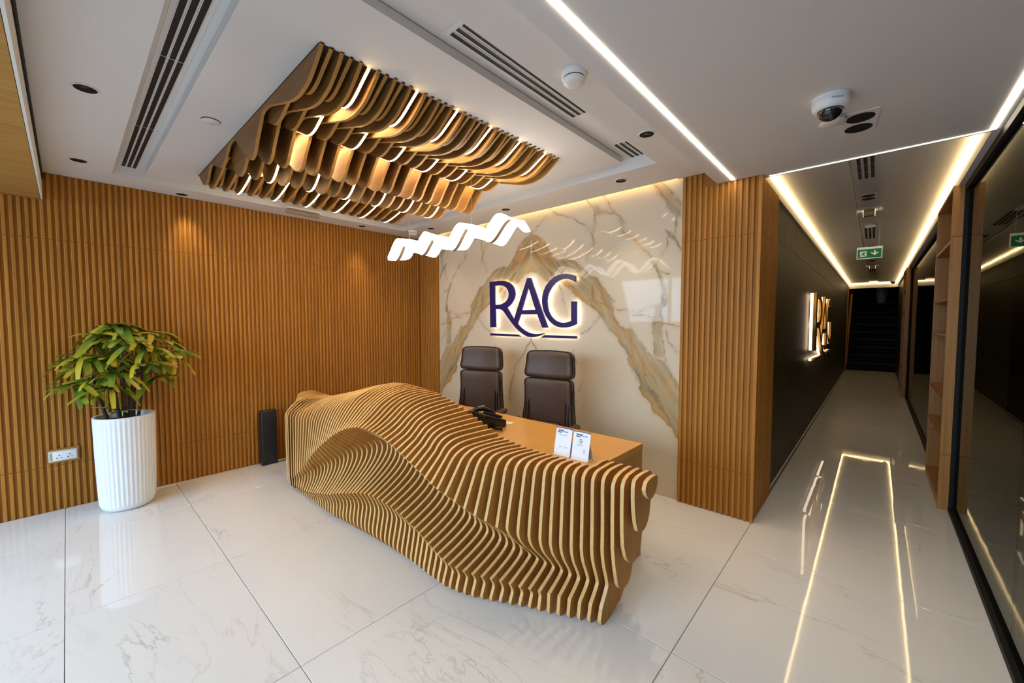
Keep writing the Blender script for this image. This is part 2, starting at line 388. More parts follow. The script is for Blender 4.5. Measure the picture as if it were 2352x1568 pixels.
YE = [-2.4, -1.22, -0.06, 0.63, 1.786, 2.955, 4.135, 5.294, 6.46, 7.63, 8.80, 9.97, 11.14, 12.31, 13.48, 14.65, 15.82, 16.35]
for i in range(len(XE)-1):
    for j in range(len(YE)-1):
        x0, x1, y0, y1 = XE[i], XE[i+1], YE[j], YE[j+1]
        if i < 4:
            if y0 > 3.39: continue
            y1 = min(y1, 3.40)
        o = link('tile', tile_mesh(x1-x0, y1-y0), floor); o.location = ((x0+x1)/2, (y0+y1)/2, 0)
ob = MB(); ob.box(0.50, 3.4, -2.4, 16.3, -0.014, 0.0)
part('office_floor', ob, M['tile'], floor)

# ================================================================ SLATTED WALLS
JZ = (0.36, 2.14)
def slat_mesh(h, wid=0.0195, dep=0.0135):
    mb = MB(); zs = [0.004, JZ[0]-0.002, JZ[0]+0.002, JZ[1]-0.002, JZ[1]+0.002, h]
    w, b = wid/2, 0.003
    prof = [(-w, 0), (w, 0), (w, dep-b), (w-b, dep), (-w+b, dep), (-w, dep-b)]
    for a in (0, 2, 4): mb.prism(prof, zs[a], zs[a+1], 'z')
    return mb.mesh('slat', M['slat'])
S265 = slat_mesh(2.648); S254 = slat_mesh(2.544); S243 = slat_mesh(2.436)
wl = struct('wall_left', MB().box(-4.98, -4.802, -2.4, 3.60, 0.0, 2.80), M['slatback'])
p = 0.0377; k = 0
y = 3.335
while y > -0.95:
    # sockets leave a gap: short slats above and below it
    o = link('slat', S265 if y > -0.085 else S243, wl)
    o.location = (-4.802, y, 0); o.rotation_euler = (0, 0, -PI/2)
    if -0.155 < y < 0.035 and y < 10: sock_y = y
    y -= p
wb = MB(); wb.box(-4.80, -4.40, 3.377, 3.60, 0, 2.80)
wbk = struct('wall_back', wb, M['slatback'])
for k in range(10):
    o = link('slat', S265, wbk); o.location = (-4.765+0.0385*k, 3.377, 0); o.rotation_euler = (0, 0, PI)
cb = MB(); cb.box(-1.19, -0.648, 3.378, 4.06, 0, 2.80)
wc = struct('wall_column', cb, M['slatback'])
for k in range(14):
    x = -1.172+0.0405*k
    o = link('slat', S265 if x < -1.02 else S254, wc); o.location = (x, 3.378, 0); o.rotation_euler = (0, 0, PI)
for k in range(17):
    o = link('slat', S254, wc); o.location = (-0.648, 3.40+0.0395*k, 0); o.rotation_euler = (0, 0, -PI/2)
# corner post closing the column's two slatted faces
part('corner_slat', MB().box(-0.648, -0.631, 3.361, 3.384, 0.004, 2.544), M['slat'], wc)

# ================================================================ MARBLE WALL (veins coloured per vertex; a pattern of the stone itself)
def vnoise(x, y, seed):
    rng = np.random.RandomState(seed); T = rng.rand(256, 256)
    xi = np.floor(x).astype(int); yi = np.floor(y).astype(int); fx = x-xi; fy = y-yi
    fx = fx*fx*(3-2*fx); fy = fy*fy*(3-2*fy); g = lambda a, b: T[a % 256, b % 256]
    return (g(xi, yi)*(1-fx)+g(xi+1, yi)*fx)*(1-fy)+(g(xi, yi+1)*(1-fx)+g(xi+1, yi+1)*fx)*fy
def fbm(x, y, seed, octv=5, gain=0.55):
    s = 0; a = 1; t = 0
    for o in range(octv): s = s+a*vnoise(x*2**o+13.7*o, y*2**o+5.1*o, seed+o); t += a; a *= gain
    return s/t
MX0, MX1, MY, MZ1, XC = -4.40, -1.19, 3.40, 2.74, -2.79
nx, nz = 520, 440
gx, gz = np.meshgrid(np.linspace(MX0, MX1, nx), np.linspace(0.0, MZ1, nz))
Zb = lambda a, b: (1200+a/6.0316, 400+b/6.0316)
Zd = lambda a, b: (1240+a/3.732, 600+b/3.732)
Zc = lambda a, b: (1000+a/4.9, 600+b/4.9)
def wpts(f, pts):
    out = []
    for q in pts:
        P = ony(*f(*q), MY); out.append((abs(P[0]-XC), P[2]))
    return out
U = np.abs(gx-XC); V = gz                     # book-matched slab: the right half, mirrored
du = (fbm(U*7, V*7, 3)-0.5)*0.05+(fbm(U*32, V*32, 9, 3)-0.5)*0.022
dv = (fbm(U*7+40, V*7, 5)-0.5)*0.05+(fbm(U*32+9, V*32, 12, 3)-0.5)*0.022
Uw, Vw = U+du, V+dv
def dseg(px, py, a, b):
    ax, ay = a; bx, by = b; dx, dy = bx-ax, by-ay; L = dx*dx+dy*dy+1e-12
    t = np.clip(((px-ax)*dx+(py-ay)*dy)/L, 0, 1); return np.hypot(px-ax-t*dx, py-ay-t*dy)
def dline(pts, px=None, py=None):
    px = Uw if px is None else px; py = Vw if py is None else py
    d = None
    for a, b in zip(pts, pts[1:]):
        e = dseg(px, py, a, b); d = e if d is None else np.minimum(d, e)
    return d
def inside(pts, px, py):
    c = np.zeros(px.shape, bool); n = len(pts)
    for i in range(n):
        x1, y1 = pts[i]; x2, y2 = pts[(i+1) % n]
        if abs(y2-y1) < 1e-9: continue
        cond = ((y1 > py) != (y2 > py)) & (px < (x2-x1)*(py-y1)/(y2-y1)+x1); c ^= cond
    return c
def sdf(pts):
    d = dline(pts+[pts[0]]); return np.where(inside(pts, Uw, Vw), -d, d)
up = [(0.0, ony(*Zb(120, 790), MY)[2])]+wpts(Zb, [(340,1010),(420,1150),(500,1200),(560,1165),(680,1190),(770,1250),(890,1320),(930,1390),(1030,1440),(1090,1568)])+wpts(Zd, [(520,215),(600,300),(640,430),(680,530),(720,575),(790,590),(850,680),(930,770),(970,810),(1060,860),(1120,980),(1180,1060)])+[(1.65, wpts(Zd, [(1180, 1060)])[0][1]-0.03)]
lo = [(0.0, ony(*Zb(125, 1350), MY)[2])]+wpts(Zb, [(190,1370),(240,1430),(330,1500)])+wpts(Zd, [(180,190),(240,250),(300,290),(380,350),(450,400),(500,450),(560,520),(620,600),(680,690),(730,770),(760,870),(830,960),(860,1040),(850,1075),(900,1140),(950,1200),(970,1280),(1030,1320),(1080,1370),(1130,1430),(1170,1510)])+[(1.65, wpts(Zd, [(1170, 1510)])[0][1]-0.08)]
band = sdf(up+lo[::-1])
v2 = sdf(wpts(Zd, [(960,0),(1000,0),(1040,120),(1070,220),(1100,300),(1080,370),(1040,390),(1030,480),(1045,580),(1030,690),(1060,830),(970,810),(975,740),(965,640),(960,560),(975,480),(985,390),(1040,330),(1040,260),(1020,150)]))
v3 = sdf(wpts(Zb, [(945,430),(1050,480),(1230,530),(1050,565),(1000,570),(1010,700),(985,860),(1010,940),(940,1080),(905,1190),(880,1190),(930,1060),(970,950),(950,830),(990,700),(990,570)]))
v4 = sdf(wpts(Zb, [(1790,110),(1950,120),(2050,250),(2190,420),(2190,600),(2140,600),(2090,560),(2010,470),(1950,340)]))
v5 = sdf(wpts(Zb, [(1950,780),(2090,850),(2195,980),(2195,1050),(2080,910),(2010,880)]))
def lines(f, pl): return [wpts(f, q) for q in pl]
rust = [(q, w) for q, w in
  [(q, 0.006) for q in lines(Zd, [[(660,405),(750,425),(850,440),(900,425),(960,390),(1020,360)],[(775,570),(780,680),(790,800)],[(880,830),(890,880),(905,970)],
     [(170,180),(230,225),(290,230),(320,250),(400,330),(470,330),(540,370),(600,400)],[(640,470),(680,540),(720,575)],[(970,540),(1020,520),(1110,540),(1190,545)],[(800,470),(940,480),(1030,460),(1035,540)],[(180,190),(260,255),(380,340),(470,400),(510,460)]])]+
  [(q, 0.009) for q in lines(Zd, [[(850,1075),(900,1140),(950,1200),(970,1280),(1030,1320),(1080,1370),(1130,1430),(1170,1510),(1200,1560)]])]+
  [(q, 0.005) for q in lines(Zb, [[(1090,260),(1130,350),(1190,390),(1240,500),(1350,570),(1390,640),(1410,680)],[(1390,800),(1420,850)],[(1460,870),(1530,870),(1610,970),(1720,1080)],[(120,900),(60,990),(0,1080)],[(120,1080),(200,1130),(340,1180),(420,1260)],[(100,790),(190,770)],[(180,870),(300,940),(380,1150),(400,1250)]])]]
dark = [(q, w) for q, w in
  [(q, 0.005) for q in lines(Zb, [[(880,320),(950,420),(1050,470)],[(990,570),(1130,550),(1250,540)],[(1000,570),(985,700),(900,790)],[(960,830),(980,920),(1010,960)],[(1720,1080),(1790,1210),(1860,1330),(1900,1450),(1960,1568)],[(1950,110),(2040,240),(2195,420)],[(1850,170),(1960,340),(2020,410)],[(2120,600),(2100,820)],[(2000,880),(1970,1040),(1910,1130)],[(2090,850),(2195,1030)],[(370,450),(430,530),(600,570),(780,650),(880,740)],[(330,580),(270,650),(200,720)],[(620,1195),(720,1200),(780,1250)],[(1330,570),(1400,800)]])]+
  [(q, 0.004) for q in lines(Zd, [[(160,220),(190,300),(240,470)],[(510,480),(440,550),(350,620)],[(290,760),(320,880)],[(350,1060),(340,1100),(280,1140),(310,1200)],[(1040,90),(1110,100)],[(1080,600),(1110,700),(1180,780)],[(490,150),(560,270),(640,350)],[(500,450),(620,600),(690,700),(730,770),(760,870),(860,1040)],[(970,480),(965,640),(975,790)],[(1040,390),(1040,580),(1060,800),(1120,980)]])]+
  [(q, 0.006) for q in [[(0.0, wpts(Zc, [(1080,870)])[0][1])]+wpts(Zc, [(1015,1000),(930,1130),(880,1280),(850,1400),(835,1560)])]]]
sm = lambda e0, e1, x: np.clip((x-e0)/(e1-e0), 0, 1)**2*(3-2*np.clip((x-e0)/(e1-e0), 0, 1))
bandm = np.maximum.reduce([1-sm(-0.012, 0.01, band), 0.85*(1-sm(-0.012, 0.012, v2)), 0.7*(1-sm(-0.02, 0.02, v3)), 0.7*(1-sm(-0.02, 0.03, v4)), 0.8*(1-sm(-0.01, 0.012, v5))])
th = np.where(U < 0.75, -0.78, -1.0)          # streaks run along the band
su = Uw*np.cos(th)+Vw*np.sin(th); sv = -Uw*np.sin(th)+Vw*np.cos(th)
streak = fbm(su*2.5, sv*30, 21, 5, 0.6); blot = fbm(U*5+7, V*5, 33, 5)
base = np.array([0.64, 0.56, 0.43]); C = np.ones(gx.shape+(3,))*base
C *= (0.965+0.07*fbm(U*2.2, V*2.2, 50, 4))[..., None]
faint = np.clip(1-np.abs(fbm(U*3+1, V*3, 61, 6)-0.5)/0.012, 0, 1)*sm(0.5, 0.62, fbm(U*1.7, V*1.7, 70, 3))
C = C*(1-0.25*faint[..., None])+np.array([0.45, 0.42, 0.33])*0.25*faint[..., None]
bcol = np.array([0.56, 0.44, 0.25])*(1-streak)[..., None]+np.array([0.20, 0.15, 0.065])*streak[..., None]
rk = sm(0.44, 0.62, blot)*sm(0.38, 0.55, streak)*0.75
bcol = bcol*(1-rk[..., None])+np.array([0.52, 0.27, 0.07])*rk[..., None]
bcol = bcol*(1-0.35*sm(0.60, 0.72, streak)[..., None])
C = C*(1-0.88*bandm[..., None])+bcol*0.88*bandm[..., None]
edge = np.exp(-(band/0.012)**2)*sm(0.35, 0.6, fbm(U*9, V*9, 80, 3)); C = C*(1-0.45*edge[..., None])+np.array([0.26, 0.21, 0.12])*0.45*edge[..., None]
for q, w in rust:
    d = dline(q); k_ = np.exp(-(d/(w*0.75))**2)*(0.15+1.1*sm(0.30, 0.62, fbm(U*16, V*16, 90, 3))); k_ = np.clip(k_*0.8+0.16*np.exp(-(d/(w*5))**2), 0, 0.9)[..., None]
    C = C*(1-k_)+np.array([0.42, 0.185, 0.032])*k_
for q, w in dark:
    d = dline(q); k_ = np.exp(-(d/w)**2)*(0.1+1.2*sm(0.3, 0.7, fbm(U*14, V*14, 95, 3))); k_ = np.clip(k_*0.8+0.18*np.exp(-(d/(w*5))**2), 0, 0.9)[..., None]
    C = C*(1-k_)+np.array([0.24, 0.22, 0.13])*k_
me = bpy.data.meshes.new('marble_face')
vs = np.stack([gx, np.full_like(gx, MY), gz], -1).reshape(-1, 3)
idx = np.arange(nx*nz).reshape(nz, nx)
fs = np.stack([idx[:-1, :-1], idx[:-1, 1:], idx[1:, 1:], idx[1:, :-1]], -1).reshape(-1, 4)
me.vertices.add(len(vs)); me.vertices.foreach_set('co', vs.ravel().astype(np.float32))
me.loops.add(fs.size); me.loops.foreach_set('vertex_index', fs.ravel().astype(np.int32))
me.polygons.add(len(fs)); me.polygons.foreach_set('loop_start', np.arange(0, fs.size, 4, dtype=np.int32)); me.polygons.foreach_set('loop_total', np.full(len(fs), 4, np.int32))
me.update(calc_edges=True)
ca = me.color_attributes.new('stone', 'FLOAT_COLOR', 'POINT')
ca.data.foreach_set('color', np.concatenate([C.reshape(-1, 3), np.ones((nx*nz, 1))], 1).ravel().astype(np.float32))
mm, mt, mb_ = nt('calacatta_marble'); setp(mb_, 0.04, 0, 0.26)
at = mt.nodes.new('ShaderNodeAttribute'); at.attribute_name = 'stone'; mt.links.new(at.outputs['Color'], mb_.inputs['Base Color'])
me.materials.append(mm)
mw = MB(); mw.box(MX0-0.0, MX1, MY+0.002, 3.60, 0, 2.80)
wm = struct('wall_marble', mw, M['roomwall'])
link('marble_slab', me, wm)

# ================================================================ CORRIDOR WALLS
dw = MB(); dw.box(-0.90, -0.672, 4.06, 16.2, 0, 2.80)
wd = struct('wall_corridor', dw, M['black'])
yy = 4.062
while yy < 16.0:
    y1 = min(yy+1.215, 16.1)
    for (z0, z1) in ((0.004, 2.215), (2.219, 2.552)):
        part('panel', MB().box(-0.672, -0.66, yy, y1-0.003, z0, z1), M['panel'], wd)
    yy = y1
part('skirting', MB().box(-0.66, -0.652, 4.062, 16.1, 0.001, 0.02), M['alu'], wd)
part('end_trim', MB().box(-0.68, -0.635, 15.9, 16.1, 0.002, 2.55), M['cab'], wd)
st = MB(); st.box(0.47, 0.85, 13.75, 16.2, 0, 2.80)
struct('wall_right', st, M['stonedark'])
# office behind the glass
of = MB(); of.box(3.3, 3.4, -2.4, 16.2, 0, 2.80); of.box(0.85, 3.4, 16.05, 16.2, 0, 2.80)
struct('wall_office', of, M['roomwall'])
# entrance wall behind the camera: an open shopfront
wr = MB(); wr.box(-5.0, -4.6, -2.2, -2.0, 0, 2.82); wr.box(0.30, 3.4, -2.2, -2.0, 0, 2.82); wr.box(-4.6, 0.30, -2.2, -2.0, 2.46, 2.82)
for x in (-4.6, -3.4, -2.2, -1.0, 0.25): wr.box(x, x+0.05, -2.14, -2.06, 0, 2.46)
struct('wall_front', wr, M['black'])
# stair hall at the far end
sh = MB(); sh.box(-1.0, -0.75, 16.2, 20, 0, 4.6); sh.box(0.72, 0.9, 16.2, 20, 0, 4.6); sh.box(-1.0, 0.9, 19.8, 20, 0, 4.6); sh.box(-1.0, 0.9, 16.2, 20, 4.5, 4.6); sh.box(-1.0, 0.9, 16.2, 16.25, 2.8, 4.6)
struct('wall_stairs', sh, M['tread'])

# ================================================================ CEILING
ZP, ZT, ZR, ZL, ZCOR = 2.65, 2.735, 2.69, 2.546, 2.66
c = MB()
T0, T1, U0, U1 = -4.50, -1.22, 0.28, 2.92
c.box(-4.80, T0, -0.08, 3.40, ZP, 2.82); c.box(T1, -1.02, -0.08, 3.36, ZP, 2.82)
c.box(T0, T1, -0.08, U0, ZP, 2.82); c.box(T0, T1, U1, 3.335, ZP, 2.82)
c.box(T0, T1, U0, U1, ZT, 2.82)
c.box(T0, T1, 3.335, 3.40, 2.735, 2.82)
# dropped entrance ceiling with a splayed edge
c.prism([(-1.02, ZP), (-0.93, ZL), (-0.655, ZL), (-0.655, 2.82), (-1.02, 2.82)], -2.0, 3.36, 'y')
c.box(-0.655, 0.53, -2.0, 3.46, ZL, 2.82)
c.box(-4.80, -1.02, -2.0, -0.13, 2.66, 2.82)
c.box(-0.66, -0.645, 3.46, 16.1, ZL, 2.82)                       # corridor lips
c.box(0.44, 0.56, 3.46, 16.1, ZL, 2.82)
c.box(-0.66, -0.19, 3.46, 16.1, ZCOR, 2.82); c.box(0.015, 0.56, 3.46, 16.1, ZCOR, 2.82)
c.box(-0.19, 0.015, 3.46, 16.1, 2.69, 2.82)
c.box(-0.75, 0.75, 16.1, 16.2, 2.50, 2.82)
c.box(0.56, 3.4, -2.0, 16.2, 2.56, 2.82)
c.box(-1.25, -0.6, 3.36, 4.2, 2.80, 2.82)
ceil = struct('ceiling', c, M['white'])
part('ceiling_raft', MB().box(-4.43, -1.455, 0.475, 2.835, ZR, ZT-0.004), M['white'], ceil)
struct('light_block_slab', MB().box(-5.0, 3.5, -2.3, 16.25, 2.82, 2.92), M['roomwall'])['kind'] = 'structure'  # unseen slab added over the ceiling to keep sky light from leaking in
# timber soffit over the entrance, planks with joints, and its pale upstand and shadow gap
sf = struct('trim_1', MB().box(-4.80, -1.02, -0.098, -0.088, 2.44, 2.64), M['plaster'])
yy = -0.10; kx = 0
for k in range(3):
    y1 = yy-0.62
    for (xa, xb) in ((-4.80, -4.05), (-4.047, -3.1), (-3.097, -2.0), (-1.997, -1.02)):
        part('plank', MB().box(xa, xb, y1+0.002, yy, 2.44, 2.465), M['soffit'], sf)
    yy = y1
part('shadow_gap', MB().box(-4.80, -1.02, -0.087, -0.081, 2.60, 2.645), M['black'], sf)
# linear lights: real emitting strips
def strip(name, boxes, mat, label, grp=None):
    mb = MB()
    for b in boxes: mb.box(*b)
    o = part(name, mb, mat); tag(o, label, 'light strip', grp); return o
strip('led_strip', [(-0.826, -0.804, -0.05, 3.345, ZL-0.003, ZL+0.004)], M['ledlow'], 'long straight recessed light strip in the white ceiling running to the slatted column')
strip('led_strip', [(-0.60, 0.43, 3.425, 3.431, ZL-0.003, ZL+0.004)], M['ledlow'], 'thin light line crossing the ceiling above the corridor mouth')
strip('led_strip', [(0.430, 0.452, -0.05, 3.425, ZL-0.003, ZL+0.004)], M['ledlow'], 'recessed light strip in the entrance ceiling beside the glass wall')
strip('cove_light', [(-0.640, -0.620, 3.50, 16.05, ZCOR-0.030, ZCOR-0.018)], M['ledcove'], 'warm cove light along the dark panelled side of the corridor ceiling')
strip('cove_light', [(0.414, 0.434, 3.50, 16.05, ZCOR-0.030, ZCOR-0.018)], M['ledcove'], 'warm cove light along the glazed side of the corridor ceiling')
strip('cove_light', [(-0.62, 0.41, 16.07, 16.09, ZCOR-0.03, ZCOR-0.012)], M['ledcove'], 'short warm cove light across the far end of the corridor')
strip('cove_light', [(-4.38, -1.21, 3.335, 3.345, 2.70, 2.725)], M['ledcove'], 'warm cove light in the slot above the marble wall')

# ================================================================ GLASS WALL ON THE RIGHT
gw = MB(); GX = 0.500
for (a, b) in ((-2.0, 4.635), (5.705, 10.97), (12.06, 13.75)):
    gw.box(0.472, 0.53, a, b, 0.0, 0.035); gw.box(0.474, 0.53, a, b, 2.495, 2.545)
gw.box(0.474, 0.522, 4.600, 4.636, 0.035, 2.495); gw.box(0.474, 0.522, 10.935, 10.971, 0.035, 2.495)
win = struct('window_1', gw, M['black'])
for (a, b) in ((-1.98, 0.4), (0.404, 2.78), (2.784, 4.598), (5.71, 7.4), (7.404, 9.2), (9.204, 10.93), (12.065, 13.74)):
    part('pane', MB().box(GX-0.005, GX+0.005, a, b, 0.035, 2.495), M['glass'], win)

# ================================================================ RECEPTION DESK: a front of upright plywood fins, one profile after another
TOPT = {3: [(1.80,.756),(1.775,.759),(1.746,.761),(1.722,.760),(1.700,.753),(1.684,.740),(1.674,.725),(1.669,.70)],
 0: [(1.80,.765),(1.775,.764),(1.763,.760),(1.750,.756),(1.733,.747),(1.722,.733),(1.716,.722),(1.713,.68)],
 6: [(1.80,.756),(1.76,.762),(1.715,.765),(1.68,.764),(1.652,.757),(1.633,.743),(1.621,.727),(1.614,.70)],
 9: [(1.80,.756),(1.73,.763),(1.67,.767),(1.62,.766),(1.59,.760),(1.568,.746),(1.553,.727),(1.544,.70)],
 12: [(1.80,.759),(1.70,.772),(1.62,.778),(1.56,.778),(1.525,.771),(1.50,.757),(1.478,.733),(1.462,.70)],
 16: [(1.799,.783),(1.72,.788),(1.648,.791),(1.554,.793),(1.487,.788),(1.435,.771),(1.406,.752),(1.381,.726)],
 19: [(1.80,.834),(1.72,.837),(1.634,.838),(1.56,.838),(1.496,.833),(1.449,.819),(1.415,.796),(1.385,.759)],
 25: [(1.797,.934),(1.688,.929),(1.609,.920),(1.546,.911),(1.499,.896),(1.450,.870),(1.416,.838),(1.376,.806)],
 29: [(1.796,.978),(1.726,.979),(1.624,.970),(1.543,.951),(1.481,.920),(1.439,.887),(1.387,.850),(1.333,.820)],
 34: [(1.797,1.0),(1.72,1.0),(1.644,.998),(1.562,.983),(1.502,.960),(1.443,.926),(1.39,.88),(1.335,.835)],
 38: [(1.795,1.010),(1.72,1.008),(1.63,.995),(1.55,.970),(1.49,.935),(1.43,.895),(1.385,.855),(1.335,.80)],
 42: [(1.79,1.0),(1.70,.99),(1.60,.975),(1.53,.956),(1.489,.938),(1.448,.913),(1.389,.846),(1.33,.762)],
 48: [(1.79,.945),(1.70,.935),(1.60,.915),(1.53,.893),(1.47,.868),(1.42,.838),(1.375,.79),(1.335,.70)],
 54: [(1.79,.875),(1.70,.868),(1.60,.855),(1.52,.838),(1.45,.810),(1.401,.780),(1.36,.747),(1.332,.68)],
 58: [(1.79,.835),(1.70,.828),(1.60,.818),(1.52,.803),(1.44,.776),(1.379,.742),(1.335,.715),(1.311,.67)],
 63: [(1.79,.775),(1.70,.78),(1.60,.785),(1.50,.785),(1.40,.781),(1.345,.735),(1.298,.690),(1.284,.65)],
 77: [(2.04,.63),(1.95,.68),(1.88,.712),(1.81,.741),(1.74,.749),(1.69,.747),(1.65,.735),(1.632,.70)]}
LIP = {0:(1.718,.354),3:(1.659,.334),6:(1.585,.352),8:(1.520,.385),9:(1.488,.412),10:(1.457,.434),11:(1.421,.465),12:(1.389,.490),13:(1.359,.523),14:(1.330,.555),15:(1.307,.587),16:(1.291,.608),
 17:(1.285,.627),18:(1.280,.648),19:(1.28,.667),20:(1.28,.682),22:(1.28,.713),24:(1.28,.743),26:(1.28,.769),28:(1.28,.789),30:(1.28,.800),32:(1.28,.801),34:(1.28,.794),36:(1.28,.774),38:(1.28,.749),
 40:(1.281,.714),42:(1.282,.672),44:(1.283,.623),46:(1.284,.570),48:(1.285,.515),50:(1.287,.455),52:(1.290,.385),54:(1.294,.316),55:(1.295,.285),58:(1.294,.22),60:(1.296,.16),63:(1.288,.12)}
DEEP = {0:(1.758,.185),3:(1.719,.180),6:(1.691,.189),9:(1.662,.213),12:(1.637,.246),16:(1.614,.282),20:(1.602,.345),26:(1.59,.450),31:(1.577,.535),36:(1.554,.584),38:(1.523,.559),40:(1.492,.520),
 42:(1.460,.489),44:(1.432,.454),46:(1.411,.402),48:(1.386,.361),50:(1.368,.316),52:(1.350,.271),54:(1.333,.224),56:(1.321,.178),58:(1.308,.135),60:(1.300,.10),63:(1.293,.06)}
CRS = {0:(1.714,.10),3:(1.645,.108),5:(1.597,.114),6:(1.576,.116),8:(1.529,.121),10:(1.482,.134),12:(1.436,.138),14:(1.390,.150),16:(1.364,.161),18:(1.361,.184),20:(1.366,.206),22:(1.368,.236),24:(1.368,.263),
 26:(1.360,.293),28:(1.349,.317),30:(1.338,.329),32:(1.328,.336),34:(1.316,.330),36:(1.304,.312),38:(1.298,.283),40:(1.291,.258),43:(1.285,.214),45:(1.281,.185),48:(1.281,.153),50:(1.285,.127),
 53:(1.292,.092),55:(1.292,.078),57:(1.295,.066),59:(1.297,.052),61:(1.300,.034),63:(1.30,.03)}
NECK = {0:(1.708,.085),5:(1.596,.09),7:(1.574,.083),9:(1.527,.075),11:(1.481,.086),13:(1.434,.098),15:(1.399,.101),17:(1.388,.118),19:(1.389,.146),21:(1.393,.174),23:(1.398,.197),27:(1.395,.215),30:(1.382,.222),36:(1.353,.205),40:(1.33,.165),44:(1.312,.105),48:(1.31,.07),52:(1.312,.045),63:(1.312,.018)}
BULG = {0:(1.696,.04),5:(1.592,.03),7:(1.555,.028),9:(1.508,.028),11:(1.459,.032),13:(1.413,.036),15:(1.381,.038),17:(1.364,.04),20:(1.364,.045),24:(1.371,.052),30:(1.358,.075),36:(1.338,.09),40:(1.320,.08),44:(1.308,.05),48:(1.31,.03),52:(1.316,.02),63:(1.316,.010)}
def fin_x(i): return -0.957-0.0468*i
def fin_profile(i):
    L = lambda t: lerp_table(t, i)
    top = catmull(L(TOPT), 4)
    lip, deep, crs, neck, bul = L(LIP), L(DEEP), L(CRS), L(NECK), L(BULG)
    if i < 10:
        k_ = float(np.interp(i, [0, 6, 10], [0.13, 0.11, 0.05]))
        low = chaikin([top[-1], lip+(0.0, k_), lip+(-0.004, -0.012), deep+(0.010, 0.012), deep+(0.008, -0.014), crs], 3)
    elif i <= 55:
        reach = max(deep[0]-lip[0], 0.02)
        kx = min(0.034, reach*0.6); kz = min(0.063, max(0.01, (lip[1]-deep[1])*0.55)); p1 = deep+(-kx, kz)
        under = [lip, lip*0.5+p1*0.5]+bez(p1, deep+(-0.002, kz*0.55), deep, 6)
        dz = deep[1]-crs[1]
        front = bez(deep, (deep[0]+0.004, deep[1]-dz*0.36), crs, 9)
        low = [top[-1], lip]+under[1:]+front[1:]
        if i >= 51: low = [top[-1]]+chaikin(low[1:], 1)
    else:
        low = catmull([top[-1], (top[-1]+lip)/2, lip, (lip+deep)/2+(-0.002, -.004), deep, crs], 4)
    smooth_cr = i < 6 or i > 50
    tail = catmull([crs, neck*0.55+crs*0.45+((neck[0]-crs[0])*0.18, 0), neck, neck*0.5+bul*0.5, bul, (bul[0]+0.006, max(0.012, bul[1]*0.45)), (bul[0]+0.03, 0.005)], 4)
    if smooth_cr and i >= 6: tail = chaikin(low[-2:]+tail, 1)[2:]
    back = [(1.70 if bul[0] < 1.66 else 1.76, 0.005)]
    yb = float(top[0][0]); zt = float(top[0][1])
    if i <= 2:
        back = [(1.80, .02), (1.90, .04), (1.945, .09), (1.955, .16), (1.955, .70), (1.945, .742), (1.915, .760), (1.86, .765)]
    else:
        back += [(yb, 0.02)]
    return clean(list(low[1:])+list(tail)+back+list(top))
def end_fin(i):                                    # left-hand end: the fins shrink back towards the slatted wall
    t = {63: 0, 66: .22, 68: .42, 70: .62, 74: .80, 77: 1.0}
    ks = sorted(t); w = float(np.interp(i, ks, [t[k_] for k_ in ks]))
    top = catmull((1-w)*np.array(TOPT[63])+w*np.array(TOPT[77]), 4)
    y = float(top[-1][0])
    return clean([(y-0.001, .4), (y+0.004, .10), (y+0.02, .04), (y+0.06, .01), (float(top[0][0]), .01)]+list(top))
PET = {-1: [(1.727,.704),(1.735,.725),(1.759,.748),(1.81,.760),(1.87,.763),(1.915,.760),(1.94,.744),(1.947,.70),(1.946,.45),(1.941,.247),(1.931,.216),(1.911,.173),(1.88,.156),(1.855,.152),(1.83,.155),(1.80,.172),(1.777,.201),(1.749,.301),(1.731,.40),(1.727,.55)],
 -2: [(1.731,.70),(1.735,.725),(1.750,.748),(1.786,.762),(1.852,.766),(1.908,.763),(1.938,.745),(1.948,.70),(1.948,.45),(1.930,.36),(1.90,.322),(1.865,.306),(1.84,.307),(1.81,.318),(1.783,.341),(1.762,.375),(1.742,.429),(1.734,.50),(1.730,.60)],
 -3: [(1.745,.72),(1.749,.742),(1.760,.757),(1.791,.766),(1.845,.767),(1.909,.762),(1.932,.753),(1.941,.735),(1.938,.67),(1.932,.609),(1.918,.54),(1.903,.515),(1.884,.494),(1.86,.484),(1.84,.482),(1.81,.488),(1.787,.503),(1.766,.551),(1.752,.612),(1.745,.67)],
 -4: [(1.758,.722),(1.763,.738),(1.780,.757),(1.821,.765),(1.870,.763),(1.890,.757),(1.898,.745),(1.894,.715),(1.882,.69),(1.867,.675),(1.848,.665),(1.825,.662),(1.803,.668),(1.785,.682),(1.769,.699)]}
desk = thing('reception_desk', 'long sculpted reception desk fronted by flowing upright plywood fins, with oak worktop', 'desk', (-2.3, 1.9, 0))
TH = 0.0185
for i in range(-4, 78):
    pts = PET[i] if i < 0 else (fin_profile(i) if i <= 63 else end_fin(i))
    x = fin_x(i); mb = MB()
    mb.prism([(a-1.9, b) for a, b in pts], -TH/2, TH/2, 'x', 0, 1, True)
    me_ = mb.mesh('fin', [M['fin'], M['edge']], tri=True); me_.set_sharp_from_angle(angle=math.radians(32))
    o = link('fin', me_, desk); o.location = (x+2.3, 0, 0)
def dpart(name, mb, mat): # parts given in world coordinates
    for k_, v in enumerate(mb.v): mb.v[k_] = (v[0]+2.3, v[1]-1.9, v[2])
    return part(name, mb, mat, desk)
sp = MB()
for i in range(-4, 63): sp.box(fin_x(i)-0.0468+TH/2, fin_x(i)-TH/2, 1.83 if i < 4 else 1.74, 1.87 if i < 4 else 1.78, 0.67, 0.71)
for i in range(-2, 63): sp.box(fin_x(i)-0.0468+TH/2, fin_x(i)-TH/2, 1.84 if i < 4 else 1.76, 1.88 if i < 4 else 1.79, 0.42, 0.46)
